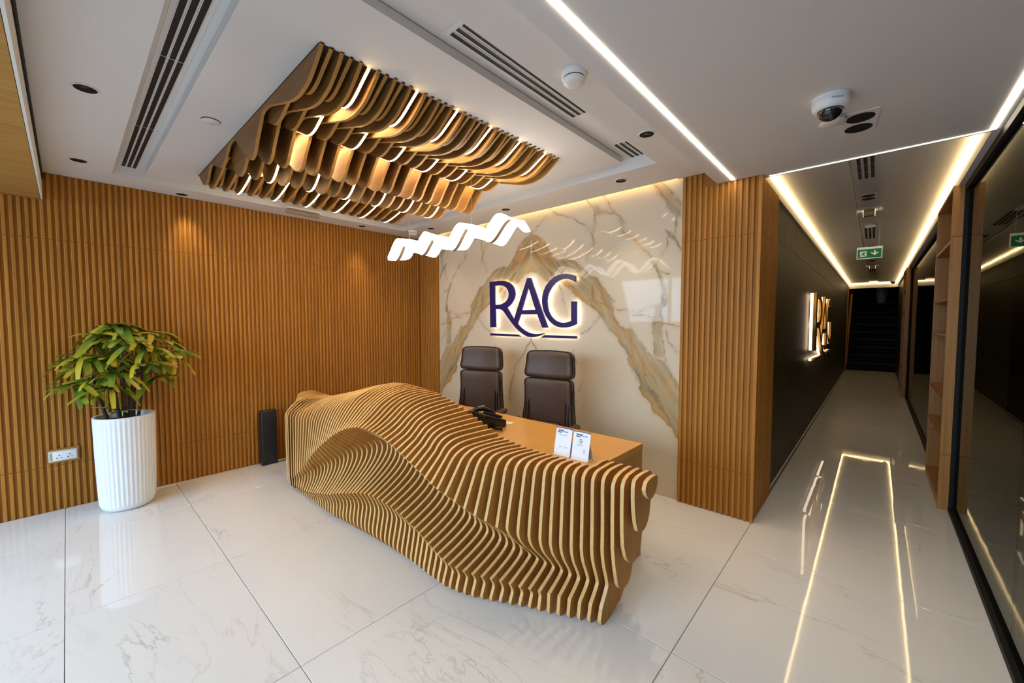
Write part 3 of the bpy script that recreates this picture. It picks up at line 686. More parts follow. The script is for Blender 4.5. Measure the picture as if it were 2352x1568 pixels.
o = dpart('spacer', sp, M['cab']); o['kind'] = 'stuff'
dpart('plinth', MB().box(-3.8, -1.16, 1.66, 1.80, 0.001, 0.055), M['grey'])
for (a, b) in ((-2.395, -1.075), (-3.80, -2.397)):
    dpart('worktop', MB().box(a, b, 1.803, 2.43, 0.687, 0.727), M['top'])
dpart('side_panel', MB().box(-1.097, -1.0765, 1.803, 2.428, 0.001, 0.6865), M['topside'])
dpart('side_panel', MB().box(-3.80, -3.78, 1.803, 2.428, 0.001, 0.6865), M['topside'])
dpart('front_panel', MB().box(-3.779, -1.098, 1.805, 1.823, 0.001, 0.6865), M['topside'])

# ================================================================ CEILING FEATURE: wavy timber fins with lit edges
CA = [(-1.792,2.699),(-1.803,2.685),(-1.823,2.664),(-1.868,2.630),(-1.941,2.586),(-2.02,2.566),(-2.07,2.563),(-2.148,2.572),(-2.281,2.607),(-2.426,2.648),(-2.50,2.660),(-2.545,2.659),(-2.581,2.645),(-2.611,2.608),(-2.670,2.543),(-2.713,2.487),(-2.745,2.467),(-2.785,2.461),(-2.825,2.472),(-2.866,2.494),(-2.981,2.580),(-3.09,2.665),(-3.14,2.683),(-3.20,2.684),(-3.25,2.675),(-3.328,2.620),(-3.375,2.594),(-3.411,2.585),(-3.46,2.588),(-3.518,2.602),(-3.627,2.639),(-3.70,2.668),(-3.74,2.672),(-3.776,2.662),(-3.850,2.602),(-3.89,2.582),(-3.92,2.576),(-3.96,2.578),(-4.003,2.592),(-4.146,2.699)]
CB = [(-1.795,2.699),(-1.806,2.690),(-1.832,2.674),(-1.875,2.650),(-1.942,2.612),(-1.988,2.594),(-2.03,2.588),(-2.08,2.597),(-2.16,2.64),(-2.21,2.658),(-2.25,2.659),(-2.328,2.636),(-2.388,2.610),(-2.43,2.595),(-2.466,2.589),(-2.50,2.590),(-2.535,2.598),(-2.608,2.631),(-2.69,2.667),(-2.75,2.680),(-2.82,2.676),(-2.90,2.648),(-2.97,2.600),(-3.034,2.540),(-3.075,2.507),(-3.104,2.490),(-3.14,2.476),(-3.174,2.472),(-3.21,2.476),(-3.25,2.490),(-3.287,2.520),(-3.327,2.583),(-3.37,2.632),(-3.41,2.655),(-3.47,2.661),(-3.54,2.653),(-3.603,2.631),(-3.70,2.598),(-3.80,2.572),(-3.88,2.558),(-3.94,2.555),(-3.99,2.566),(-4.06,2.62),(-4.13,2.699)]
feat = thing('ceiling_light_feature', 'suspended wooden ceiling feature of wavy timber fins with glowing strips', 'ceiling light', (-2.9, 1.6, 2.69))
CT = 0.0175
def cfin_mesh(cur):
    pts = catmull(cur, 4)
    mb = MB(); o_ = [(q[0]+2.9, min(-0.0042, q[1]-2.69-0.0012)) for q in pts]
    o_ = [(o_[0][0], -0.0042)]+o_+[(o_[-1][0], -0.0042)]
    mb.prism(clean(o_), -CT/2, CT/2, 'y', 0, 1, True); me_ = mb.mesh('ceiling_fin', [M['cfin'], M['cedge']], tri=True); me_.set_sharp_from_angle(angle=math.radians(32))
    return me_
MA, MBm = cfin_mesh(CA), cfin_mesh(CB)
def led_mesh():
    pts = [np.array((q[0]+2.9, q[1]-2.69-0.0012)) for q in catmull(CB, 3)][2:-2]
    mb = MB(); n = len(pts); vs = []
    for k_, q in enumerate(pts):
        d = pts[min(k_+1, n-1)]-pts[max(k_-1, 0)]; d = d/np.hypot(*d); nn = np.array((-d[1], d[0]))
        if nn[1] > 0: nn = -nn
        for (h, yy_) in ((0.0001, -.0060), (0.0008, -.0060), (0.0008, .0060), (0.0001, .0060)):
            w = q+nn*h; vs.append((w[0], yy_, w[1]))
    fs = []
    for k_ in range(n-1):
        for j in range(4): fs.append((k_*4+j, k_*4+(j+1) % 4, k_*4+4+(j+1) % 4, k_*4+4+j))
    mb.add(vs, fs, 0, False); return mb.mesh('led_strip', M['ledfin'])
ML = led_mesh()
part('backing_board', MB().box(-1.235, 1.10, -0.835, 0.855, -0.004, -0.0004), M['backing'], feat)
for i in range(39):
    y = 0.775+0.0438*i
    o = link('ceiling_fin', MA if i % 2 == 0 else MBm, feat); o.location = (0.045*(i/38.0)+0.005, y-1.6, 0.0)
    if i % 6 == 5: link('led_strip', ML, o)

# ================================================================ LETTER SIGNS
ZR_ = lambda a, b: (1100+a/8.711, 610+b/8.711)
LET = {
 'R': ([(222,320),(330,314),(430,303),(520,304),(600,333),(650,365),(690,410),(722,480),(735,560),(727,620),(712,670),(680,730),(640,785),(575,842),(640,950),(710,1065),(785,1162),(850,1235),(920,1290),(1000,1335),(1080,1358),(1160,1366),(1240,1360),(1335,1345),(1250,1392),(1150,1422),(1050,1432),(980,1418),(900,1375),(820,1315),(740,1240),(660,1140),(580,1030),(520,940),(480,895),(440,876),(400,871),(340,872),(348,1230),(235,1230)],
       [(325,402),(430,393),(500,405),(555,440),(590,495),(605,560),(600,630),(570,690),(520,738),(470,765),(420,776),(332,782)]),
 'A': ([(975,245),(1048,245),(1390,1240),(1275,1240),(1177,972),(846,976),(785,1160),(712,1062)], [(1000,440),(1140,878),(868,888)]),
 'G': ([(1945,205),(1945,330),(1860,285),(1800,268),(1740,262),(1660,275),(1600,303),(1540,345),(1470,425),(1415,520),(1385,610),(1374,700),(1380,800),(1402,905),(1450,1000),(1500,1058),(1560,1103),(1640,1135),(1720,1140),(1800,1125),(1855,1100),(1855,715),(1965,715),(1965,1165),(1880,1208),(1780,1235),(1670,1240),(1580,1220),(1500,1180),(1420,1110),(1350,1015),(1305,920),(1280,820),(1270,720),(1278,610),(1305,500),(1350,400),(1420,308),(1500,238),(1590,188),(1690,163),(1760,160),(1850,176)], None),
 'bar1': ([(237,1350),(790,1375),(862,1420),(237,1395)], None), 'bar2': ([(1320,1388),(1965,1406),(1965,1458),(1250,1436)], None)}
def outline_mesh(name, outer, hole, depth, mats, y0=0.0):
    cu = bpy.data.curves.new(name, 'CURVE'); cu.dimensions = '2D'; cu.fill_mode = 'BOTH'; cu.extrude = depth/2
    for ring in (outer, hole):
        if not ring: continue
        s_ = cu.splines.new('POLY'); s_.points.add(len(ring)-1); s_.use_cyclic_u = True
        for k_, q in enumerate(ring): s_.points[k_].co = (q[0], q[1], 0, 1)
    ob_ = bpy.data.objects.new(name, cu); COL.objects.link(ob_)
    dg = bpy.context.evaluated_depsgraph_get(); me_ = bpy.data.meshes.new_from_object(ob_.evaluated_get(dg))
    bpy.data.objects.remove(ob_); bpy.data.curves.remove(cu)
    me_.materials.clear()
    for m_ in mats: me_.materials.append(m_)
    if len(mats) > 1:
        for f in me_.polygons: f.material_index = 0 if abs(f.normal.z) > 0.9 else 1
    me_.update(); return me_
LY = 3.355
def pix_to_wall(ring):
    if not ring: return None
    return [(ony(*ZR_(*q), LY)[0]+2.77, ony(*ZR_(*q), LY)[2]-1.65) for q in ring]
OUT = {k_: (pix_to_wall(v[0]), pix_to_wall(v[1])) for k_, v in LET.items()}
def ring_inset(ring, d, hole=False):
    if not ring: return None
    n = len(ring); ar = sum(ring[i][0]*ring[(i+1) % n][1]-ring[(i+1) % n][0]*ring[i][1] for i in range(n)); sg = 1 if ar > 0 else -1
    if hole: sg = -sg
    out = []
    for i in range(n):
        a, b, c_ = np.array(ring[i-1]), np.array(ring[i]), np.array(ring[(i+1) % n])
        e1 = (b-a)/max(1e-9, np.hypot(*(b-a))); e2 = (c_-b)/max(1e-9, np.hypot(*(c_-b)))
        n1 = np.array((-e1[1], e1[0]))*sg; n2 = np.array((-e2[1], e2[0]))*sg; nn = n1+n2; L = np.hypot(*nn)
        nn = nn/L if L > 1e-6 else n1
        out.append(tuple(b+nn*d/max(0.5, float(nn@n1))))
    return out
sign = thing('logo_sign', 'navy blue halo-lit letters RAG with a split underline on the veined marble wall', 'sign', (-2.77, LY, 1.65))
kk = 0
for k_ in ('R', 'A', 'G', 'bar1', 'bar2'):
    o_, h_ = OUT[k_]; nm = 'underline_bar' if 'bar' in k_ else 'letter'
    o = link(nm, outline_mesh(nm, o_, h_, 0.018, [M['blue'], M['blueside']]), sign); o.rotation_euler = (PI/2, 0, 0); o.location = (0, -0.0006*kk, 0); kk += 1
    hl = link('halo_light', outline_mesh('halo_light', ring_inset(o_, 0.006), ring_inset(h_, 0.006, True), 0.004, [M['halo']]), o)
    hl.location = (0, 0, -0.016)
# the same mark on the dark corridor wall: bronze faces on glowing sides
M['goldface'] = plain('bronze_face', (0.50, 0.29, 0.08), 0.32, 0.9)
M['glowback'] = emit('letter_back_light', (1.0, 0.76, 0.52), 4.0)
sg2 = thing('corridor_sign', 'side-lit bronze RAG letters standing off the dark corridor wall', 'sign', (-0.605, 7.72, 1.425))
fx, fz = 2.55/1.215, 1.40
for k_ in ('R', 'A', 'G', 'bar1', 'bar2'):
    o_, h_ = OUT[k_]; sc_ = lambda ring: [(q[0]*fx, q[1]*fz) for q in ring] if ring else None
    nm = 'underline_bar' if 'bar' in k_ else 'letter'
    o = link(nm, outline_mesh(nm, sc_(o_), sc_(h_), 0.032, [M['goldface']]), sg2); o.rotation_euler = (PI/2, 0, PI/2); o.location = (0.018, 0, 0)
    hl = link('back_light', outline_mesh('back_light', ring_inset(sc_(o_), 0.004), ring_inset(sc_(h_), 0.004, True), 0.030, [M['glowback']]), o); hl.location = (0, 0, -0.033)

# ================================================================ PENDANT
pen = thing('wave_pendant', 'wavy ribbon pendant lamp of lit white acrylic hanging above the reception desk', 'pendant lamp', (-2.63, 2.13, 2.165))
NP = 150; mb = MB(); vs = []; fs = []
Y0, Y1 = -0.125, 0.125; nW = 8
for i in range(NP+1):
    t = i/NP; x = -0.845+1.69*t
    ph = 2*PI*((x-2.63)+3.192)/0.42; z = 0.075*math.cos(ph)
    wd_ = min(1.0, 0.35+t*9, 0.30+(1-t)*7)
    for j in range(nW+1):
        y = (Y0+(Y1-Y0)*j/nW)*wd_; vs.append((x, y, z+0.012*math.sin(ph*0.5+j*0.3)))
for i in range(NP):
    for j in range(nW): a = i*(nW+1)+j; fs.append((a, a+nW+1, a+nW+2, a+1))
mb.add(vs, fs, 0, True)
mb.add([(v[0], v[1], v[2]-0.004) for v in vs], [f[::-1] for f in fs], 0, True)
part('diffuser', mb, M['acrylic'], pen)
mb = MB(); vs = []; fs = []
for i in range(5, NP-8):
    t = i/NP; x = -0.845+1.69*t; ph = 2*PI*((x-2.63)+3.192)/0.42; z = 0.075*math.cos(ph)+0.012*math.sin(ph*0.5+1.2)
    for (yy_, zz) in ((-.015, -.0055), (.015, -.0055), (.015, -.012), (-.015, -.012)): vs.append((x, yy_, z+zz))
n = len(vs)//4
for i in range(n-1):
    for j in range(4): fs.append((i*4+j, i*4+4+j, i*4+4+(j+1) % 4, i*4+(j+1) % 4))
mb.add(vs, fs, 0, False); part('spine', mb, M['spine'], pen)
for x in (-3.19, -2.345): part('cable', MB().tube([(x+2.63, 0, 0.06), (x+2.63, 0, 2.69-2.165)], 0.0014, 6), M['spine'], pen)

# ================================================================ CEILING FITTINGS
def ceil_disc(name, label, cat, x, y, z, r, depth, ring, inner, rin, group=None, innername='reflector'):
    t = thing(name, label, cat, (x, y, z), group=group)
    mb = MB(); mb.lathe([(rin, -0.0005), (rin, -depth), (r-0.002, -depth), (r, -depth+0.002), (r, -0.0003)], seg=36); part('trim_ring', mb, ring, t)
    mb = MB(); mb.lathe([(rin-0.0002, -depth+0.0005), (rin*0.97, -depth*0.55), (rin*0.72, -0.0012), (0.0005, -0.0008)], seg=36); part(innername, mb, inner, t)
    part('lens', MB().lathe([(rin*0.42, -0.0012), (rin*0.40, -0.0022), (0.0004, -0.0022)], seg=20), M['lens'], t)
    return t
dl = ['recessed black downlight nearest the top left of the ceiling, in front of the diffuser', 'recessed black downlight near the timber soffit corner', 'recessed black downlight close to the left slatted wall, nearer the soffit',
      'recessed black downlight close to the left slatted wall, beside the emergency lamp', 'recessed black downlight in the far left ceiling corner above the pendant', 'recessed black downlight above the middle of the marble wall',
      'recessed black downlight above the right part of the marble wall', 'recessed black downlight between the ceiling grille and the long light strip']
for (x, y, z, p), lb in zip(DOWN, dl):
    ceil_disc('downlight', lb, 'downlight', x, y, z, 0.052, 0.005, M['alu'], M['black'], 0.043)
t = thing('twin_downlight', 'square white twin downlight with two black wells beside the dome camera', 'downlight', (-0.098, 2.83, ZL), (0, 0, 0.08))
def twin_parts(t, sx, sy, r):
    part('plate', MB().box(-sx, sx, -sy, sy, -0.006, -0.0003), M['alu'], t)
    for s in (-1, 1):
        part('reflector', MB().lathe([(r, -0.0062), (r*0.99, -0.0075), (r*0.9, -0.0068), (0.001, -0.0066)], c=(0, s*sy*0.48, 0), seg=30), M['black'], t)
twin_parts(t, 0.072, 0.145, 0.058)
t = thing('access_disc', 'small round cream cover plate just beyond the dome camera', 'cover plate', (-0.198, 2.69, ZL))
part('plate', MB().lathe([(0.018, -0.001), (0.018, -0.018), (0.055, -0.018), (0.058, -0.022), (0.055, -0.026), (0.001, -0.027)], seg=32), M['plastic'], t)
t = thing('cover_disc', 'flat round white cover plate on the ceiling raft near the front diffuser', 'cover plate', (-2.965, 0.618, ZR))
part('plate', MB().lathe([(0.040, -0.0005), (0.040, -0.004), (0.046, -0.004), (0.047, -0.006), (0.045, -0.008), (0.001, -0.0085)], seg=36), M['plastic'], t)
part('shadow_ring', MB().lathe([(0.0475, -0.0004), (0.0475, -0.0035), (0.041, -0.0036)], seg=36), M['black'], t)
def smoke(x, y, z, label):
    t = thing('smoke_detector', label, 'smoke detector', (x, y, z))
    part('base', MB().lathe([(0.058, -0.0004), (0.060, -0.008), (0.056, -0.028), (0.050, -0.031)], seg=36), M['plastic'], t)
    part('vent_slot', MB().lathe([(0.049, -0.0305), (0.049, -0.036)], seg=36), M['black'], t)
    part('cap', MB().lathe([(0.051, -0.0355), (0.050, -0.046), (0.040, -0.058), (0.020, -0.061), (0.0008, -0.061)], seg=36), M['plastic'], t)
smoke(-1.07, 1.612, ZP, 'white smoke detector on the ceiling between the grille and the long light strip')
smoke(-4.40, 2.99, ZP, 'small white smoke detector in the far left ceiling corner behind the pendant')
t = thing('dome_camera', 'white dome security camera with dark glass bubble on the entrance ceiling', 'security camera', (-0.191, 2.44, ZL))
part('housing', MB().lathe([(0.073, -0.0004), (0.0735, -0.006), (0.072, -0.014), (0.073, -0.015), (0.070, -0.045), (0.062, -0.058), (0.050, -0.060)], seg=44), M['plastic'], t)
part('dome', MB().lathe([(0.0495, -0.0595)]+[(0.0495*math.cos(a), -0.060-0.044*math.sin(a)) for a in np.linspace(0.05, PI/2-0.01, 10)], seg=36), M['lens'], t)
def text_mesh(s, size, depth=0.0004, align='CENTER', weight=0.0):
    cu = bpy.data.curves.new('text', 'FONT'); cu.body = s; cu.size = size; cu.extrude = depth; cu.align_x = align; cu.align_y = 'CENTER'; cu.offset = weight
    ob_ = bpy.data.objects.new('text', cu); COL.objects.link(ob_)
    dg = bpy.context.evaluated_depsgraph_get(); me_ = bpy.data.meshes.new_from_object(ob_.evaluated_get(dg))
    bpy.data.objects.remove(ob_); bpy.data.curves.remove(cu); me_.materials.clear(); return me_
tm = text_mesh('HIKVISION', 0.0095, 0.0003, weight=0.0003); tm.materials.append(M['ink'])
o = link('lettering', tm, t); a = math.atan2(-2.44, 0.191)+0.35
o.location = (0.0725*math.cos(a), 0.0725*math.sin(a), -0.030); o.rotation_euler = (PI/2+0.10, 0, a+PI/2)
# linear slot diffusers
def diffuser(label, x0, x1, y0, y1, z, along, n, w, cuts=0, end=0.012, frame=0.02):
    t = thing('slot_diffuser', label, 'air vent', ((x0+x1)/2, (y0+y1)/2, z)); cx, cy = (x0+x1)/2, (y0+y1)/2
    L, Wd = ((x1-x0), (y1-y0)) if along == 'x' else ((y1-y0), (x1-x0))
    sw = lambda a0, a1, b0, b1: (a0, a1, b0, b1) if along == 'x' else (b0, b1, a0, a1)
    part('frame', MB().box(*sw(-L/2, L/2, -Wd/2, Wd/2), -0.004, -0.0004), M['alu'], t)
    g = (Wd-2*frame-n*w)/(n-1)
    for k_ in range(n):
        b0 = -Wd/2+frame+k_*(w+g)
        part('slot', MB().box(*sw(-L/2+end, L/2-end, b0, b0+w), -0.0062, -0.0041), M['slot'], t)
        mb = MB()
        mb.box(*sw(-L/2+end, L/2-end, b0-0.0025, b0), -0.009, -0.0041); mb.box(*sw(-L/2+end, L/2-end, b0+w, b0+w+0.0025), -0.009, -0.0041)
        for q in range(cuts): c0 = -L/2+(q+1)*L/(cuts+1); mb.box(*sw(c0-0.002, c0+0.002, b0, b0+w), -0.0068, -0.0062)
        o = part('slot_lip', mb, M['alu'], t)
    return t
diffuser('long white slot diffuser with three black slots along the near ceiling recess', -4.47, -1.50, 0.315, 0.44, ZT, 'x', 3, 0.022, 2)
diffuser('white three-slot ceiling grille beside the timber feature, nearest the smoke detector', -1.425, -1.265, 1.125, 2.12, ZT, 'y', 3, 0.022, 0, 0.025, 0.03)
diffuser('short white three-slot grille in the far right corner of the ceiling recess', -1.425, -1.265, 2.60, 2.90, ZT, 'y', 3, 0.022, 0, 0.012, 0.03)
diffuser('thin dark strip added as shade in the gap along the far ceiling recess', -4.45, -1.47, 2.845, 2.915, ZT, 'x', 2, 0.02)  # dark slots stand in for the shade in the gap beyond the raft
# emergency light by the slatted wall
t = thing('emergency_light', 'clear oblong emergency lamp on the ceiling edge beside the left slatted wall', 'emergency light', (-4.42, 1.68, ZP), (0, 0, PI/2))
part('tray', MB().box(-0.16, 0.16, -0.035, 0.035, -0.012, -0.0004), M['plastic'], t)
mbx = rbox(0.33, 0.085, 0.045, 0.02, 4); mbx.v = [(v[0], v[1], v[2]-0.036) for v in mbx.v]; part('cover', mbx, M['clear'], t)
# corridor ceiling services
diffuser('black-slotted corridor ceiling grille nearest the entrance', -0.165, -0.025, 3.70, 4.50, 2.69, 'y', 3, 0.022, 3)
diffuser('second corridor ceiling grille, just before the exit sign', -0.165, -0.025, 6.85, 7.75, 2.69, 'y', 3, 0.022, 3)
diffuser('far corridor ceiling grille beyond the exit sign', -0.165, -0.025, 12.2, 12.9, 2.69, 'y', 3, 0.022, 1)
for (y, lb) in ((5.18, 'twin downlight in the corridor ceiling channel nearest the entrance'), (8.6, 'twin downlight in the corridor ceiling channel above the exit sign'), (10.6, 'twin downlight in the corridor ceiling channel beyond the exit sign')):
    t = thing('twin_downlight', lb, 'downlight', (-0.09, y, 2.69)); twin_parts(t, 0.065, 0.13, 0.05)
for (y, lb) in ((5.80, 'square glass-sided lamp in the corridor ceiling channel nearest the entrance'), (11.6, 'square glass-sided lamp far down the corridor ceiling')):
    t = thing('box_lamp', lb, 'ceiling lamp', (-0.09, y, 2.69))
    part('plate', MB().box(-0.07, 0.07, -0.16, 0.16, -0.005, -0.0004), M['alu'], t)
    part('shade', MB().box(-0.045, 0.045, -0.05, 0.05, -0.062, -0.0052), M['spine'], t)
    for s in (-1, 1): part('glow_edge', MB().box(s*0.047-0.002, s*0.047+0.002, -0.05, 0.05, -0.06, -0.0055), M['boxglow'], t)
t = thing('corridor_detector', 'white round detector between the corridor box lamp and grille', 'smoke detector', (-0.09, 6.62, 2.69))
part('base', MB().lathe([(0.05, -0.0004), (0.05, -0.03), (0.035, -0.045), (0.001, -0.046)], seg=28), M['plastic'], t)
t = thing('corridor_camera', 'small dark dome camera at the far end of the corridor ceiling', 'security camera', (0.33, 15.85, ZCOR))
part('housing', MB().lathe([(0.07, -0.0004), (0.07, -0.03), (0.05, -0.032)], seg=24), M['grey'], t)
part('dome', MB().lathe([(0.05, -0.032), (0.045, -0.06), (0.025, -0.08), (0.001, -0.085)], seg=24), M['lens'], t)
# exit sign
ex = thing('exit_sign', 'green running-man exit sign with down arrow hanging in the corridor', 'sign', (-0.081, 6.30, 2.30))
part('panel', MB().box(-0.112, 0.112, -0.008, 0.008, -0.068, 0.068), M['exitwhite'], ex)
part('green_face', MB().box(-0.104, 0.104, -0.0095, -0.0081, -0.060, 0.042), M['exitgreen'], ex)
ZE = lambda a, b: (0.104*((a-302)/139.0), 0.051*(-(b-1205)/75.0)-0.009)
def exshape(name, ring, mat, y0=-0.0108, y1=-0.0096):
    mb = MB(); mb.prism([ZE(*q) for q in ring], y0, y1, 'y'); part(name, mb, mat, ex, tri=True)
exshape('door_symbol', [(192,1165),(270,1162),(270,1252),(192,1256)], M['exitwhite'])
for ring in ([(233,1175),(247,1174),(249,1187),(236,1189)], [(213,1190),(238,1186),(262,1200),(271,1198),(271,1205),(256,1208),(244,1202),(238,1216),(250,1230),(258,1250),(248,1252),(240,1236),(226,1224),(214,1242),(192,1243),(192,1236),(208,1234),(220,1212),(224,1198),(212,1200),(206,1210),(200,1206)]):
    exshape('running_figure', ring, M['exitgreen'], -0.0119, -0.0109)
exshape('arrow_symbol', [(354,1160),(376,1160),(376,1207),(405,1186),(411,1197),(365,1240),(318,1197),(324,1186),(354,1207)], M['exitwhite'])
for x in (-0.08, 0.08): part('rod', MB().tube([(x, 0, 0.0685), (x, 0, 0.359)], 0.0012, 6), M['alu'], ex)

# ================================================================ CHAIRS
def chair(x, y, rz, label):
    t = thing('office_chair', label, 'chair', (x, y, 0), (0, 0, rz), 'high-backed leather chairs behind the desk')
    def hs(c): # headrest: crowned top, wraps forward at the sides
        z = c.z*(1.0-0.10*(abs(c.x)/0.23)**2); return (c.x*(1-0.05*(c.z/0.12)), c.y-0.10*(c.x/0.23)**2*0.35+0.02*math.cos(c.z*9), z)
    def put(name, mb, dx, dy, dz, tilt=0.0, mat='leather'):
        cs, sn = math.cos(tilt), math.sin(tilt); mb.v = [(v[0]+dx, v[1]*cs-v[2]*sn+dy, v[1]*sn+v[2]*cs+dz) for v in mb.v]
        return part(name, mb, M[mat], t)
    put('headrest', rbox(0.46, 0.105, 0.255, 0.048, 5, hs, 4), 0, 0.073, 1.118, -0.10)
    def bs(c):
        w = 1.0+0.20*max(0.0, (0.10-c.z))/0.38; r = c.z
        return (c.x*w, c.y-0.035*(c.x/0.23)**2+0.03*math.cos((c.z+0.05)*5), r)
    put('backrest', rbox(0.46, 0.10, 0.62, 0.04, 4, bs, 6), 0, 0.045, 0.685, -0.10)
    put('lumbar_pad', rbox(0.30, 0.06, 0.20, 0.028, 4, lambda c: (c.x*(1-0.3*c.z), c.y, c.z), 3), 0, -0.022, 0.53, -0.08)
    for s in (-1, 1):
        def bol(c, s=s): return (c.x+s*0.06*max(0, -c.z)*1.6, c.y-0.01*c.z, c.z)
        put('side_bolster', rbox(0.075, 0.075, 0.52, 0.034, 4, bol, 3), s*0.196, 0.030, 0.67, -0.10)
    put('seat', rbox(0.52, 0.50, 0.11, 0.045, 4, lambda c: (c.x, c.y, c.z+0.02*(c.x/0.26)**2), 3), 0, -0.22, 0.45, 0.0)
    for s in (-1, 1):
        put('armrest', rbox(0.065, 0.30, 0.05, 0.022, 3), s*0.29, -0.14, 0.615)
        put('arm_post', MB().tube([(s*0.29, -0.20, 0.60), (s*0.285, -0.20, 0.48), (s*0.24, -0.20, 0.43)], 0.017, 8), 0, 0, 0, 0, 'chrome')
    part('column', MB().tube([(0, -0.2, 0.40), (0, -0.2, 0.10)], 0.03, 12), M['chrome'], t)
    for k_ in range(5):
        a = 2*PI*k_/5+0.3; ex_, ey = 0.29*math.cos(a), -0.2+0.29*math.sin(a)
        part('base_leg', MB().tube([(0, -0.2, 0.115), (ex_*0.5, -0.2+(ey+0.2)*0.5, 0.105), (ex_, ey, 0.075)], [0.03, 0.022, 0.016], 8), M['chrome'], t)
        mb = MB(); mb.lathe([(0.0005, -0.014), (0.024, -0.014), (0.030, -0.006), (0.030, 0.006), (0.024, 0.014), (0.0005, 0.014)], seg=16)
        mb.v = [(ex_+v[2]*math.sin(a), ey-v[2]*math.cos(a)+0.0, 0.0305+v[0]*1.0) if False else (ex_+v[0], ey+v[2], 0.0315+v[1]) for v in mb.v]
        part('caster', mb, M['phone'], t)
    return t
chair(-2.12, 2.80, 0.16, 'brown leather high-backed chair behind the desk, right one below the logo letters')
chair(-3.00, 2.82, 0.30, 'brown leather high-backed chair behind the desk, left one near the slatted corner')

# ================================================================ DESK TOP ITEMS
ph = thing('desk_phone', 'black desk telephone behind the fins on the worktop', 'telephone', (-2.10, 2.06, 0.727), (0, 0, -0.18))
def wedge(c): return (c.x, c.y, c.z+(0.055 if c.z > 0 else 0)*((0.11-c.y)/0.22))
mbp = rbox(0.20, 0.20, 0.05, 0.012, 3, lambda c: (c.x, c.y, c.z+(0.07*((0.10-c.y)/0.20) if c.z > 0 else 0)), 0); mbp.v = [(v[0], v[1], v[2]+0.027) for v in mbp.v]
part('body', mbp, M['phone'], ph)
hp = [(-0.075, -0.105, 0.085), (-0.077, -0.08, 0.112), (-0.078, -0.02, 0.120), (-0.078, 0.04, 0.105), (-0.076, 0.10, 0.060)]
part('handset', MB().tube(catmull([(q[0], q[1], q[2]) for q in hp], 4), [0.026]*4+[0.018]*9+[0.026]*4, 12), M['phone'], ph)
part('stand', MB().box(-0.06, 0.07, -0.085, -0.055, 0.002, 0.10), M['phone'], ph)
part('label_strip', MB().box(-0.083, -0.073, -0.035, 0.02, 0.1375, 0.1395), M['plastic'], ph)
for k_ in range(4):
    for j in range(3): part('key', MB().box(0.0+j*0.026, 0.018+j*0.026, 0.06-k_*0.034, 0.08-k_*0.034, 0.085-0.0+0.0115*k_-0.018, 0.0885+0.0115*k_-0.008), M['black'], ph)
cd = thing('cable_coil', 'small coil of black cable beside the telephone', 'cable', (-1.955, 2.02, 0.727))
part('coil', MB().tube([(0.03*math.cos(a)*(1-a*0.01), 0.022*math.sin(a), 0.008+0.0016*a) for a in np.linspace(0, 14, 60)], 0.0045, 6), M['phone'], cd)
pp = MB(); pp.box(-0.035, 0.035, -0.03, 0.03, 0, 0.0015)
o = part('note_slip', pp, M['paper'], None, loc=(-2.06, 2.235, 0.7272), rot=(0, 0, 0.3)); tag(o, 'small white paper slip on the worktop behind the telephone', 'paper')
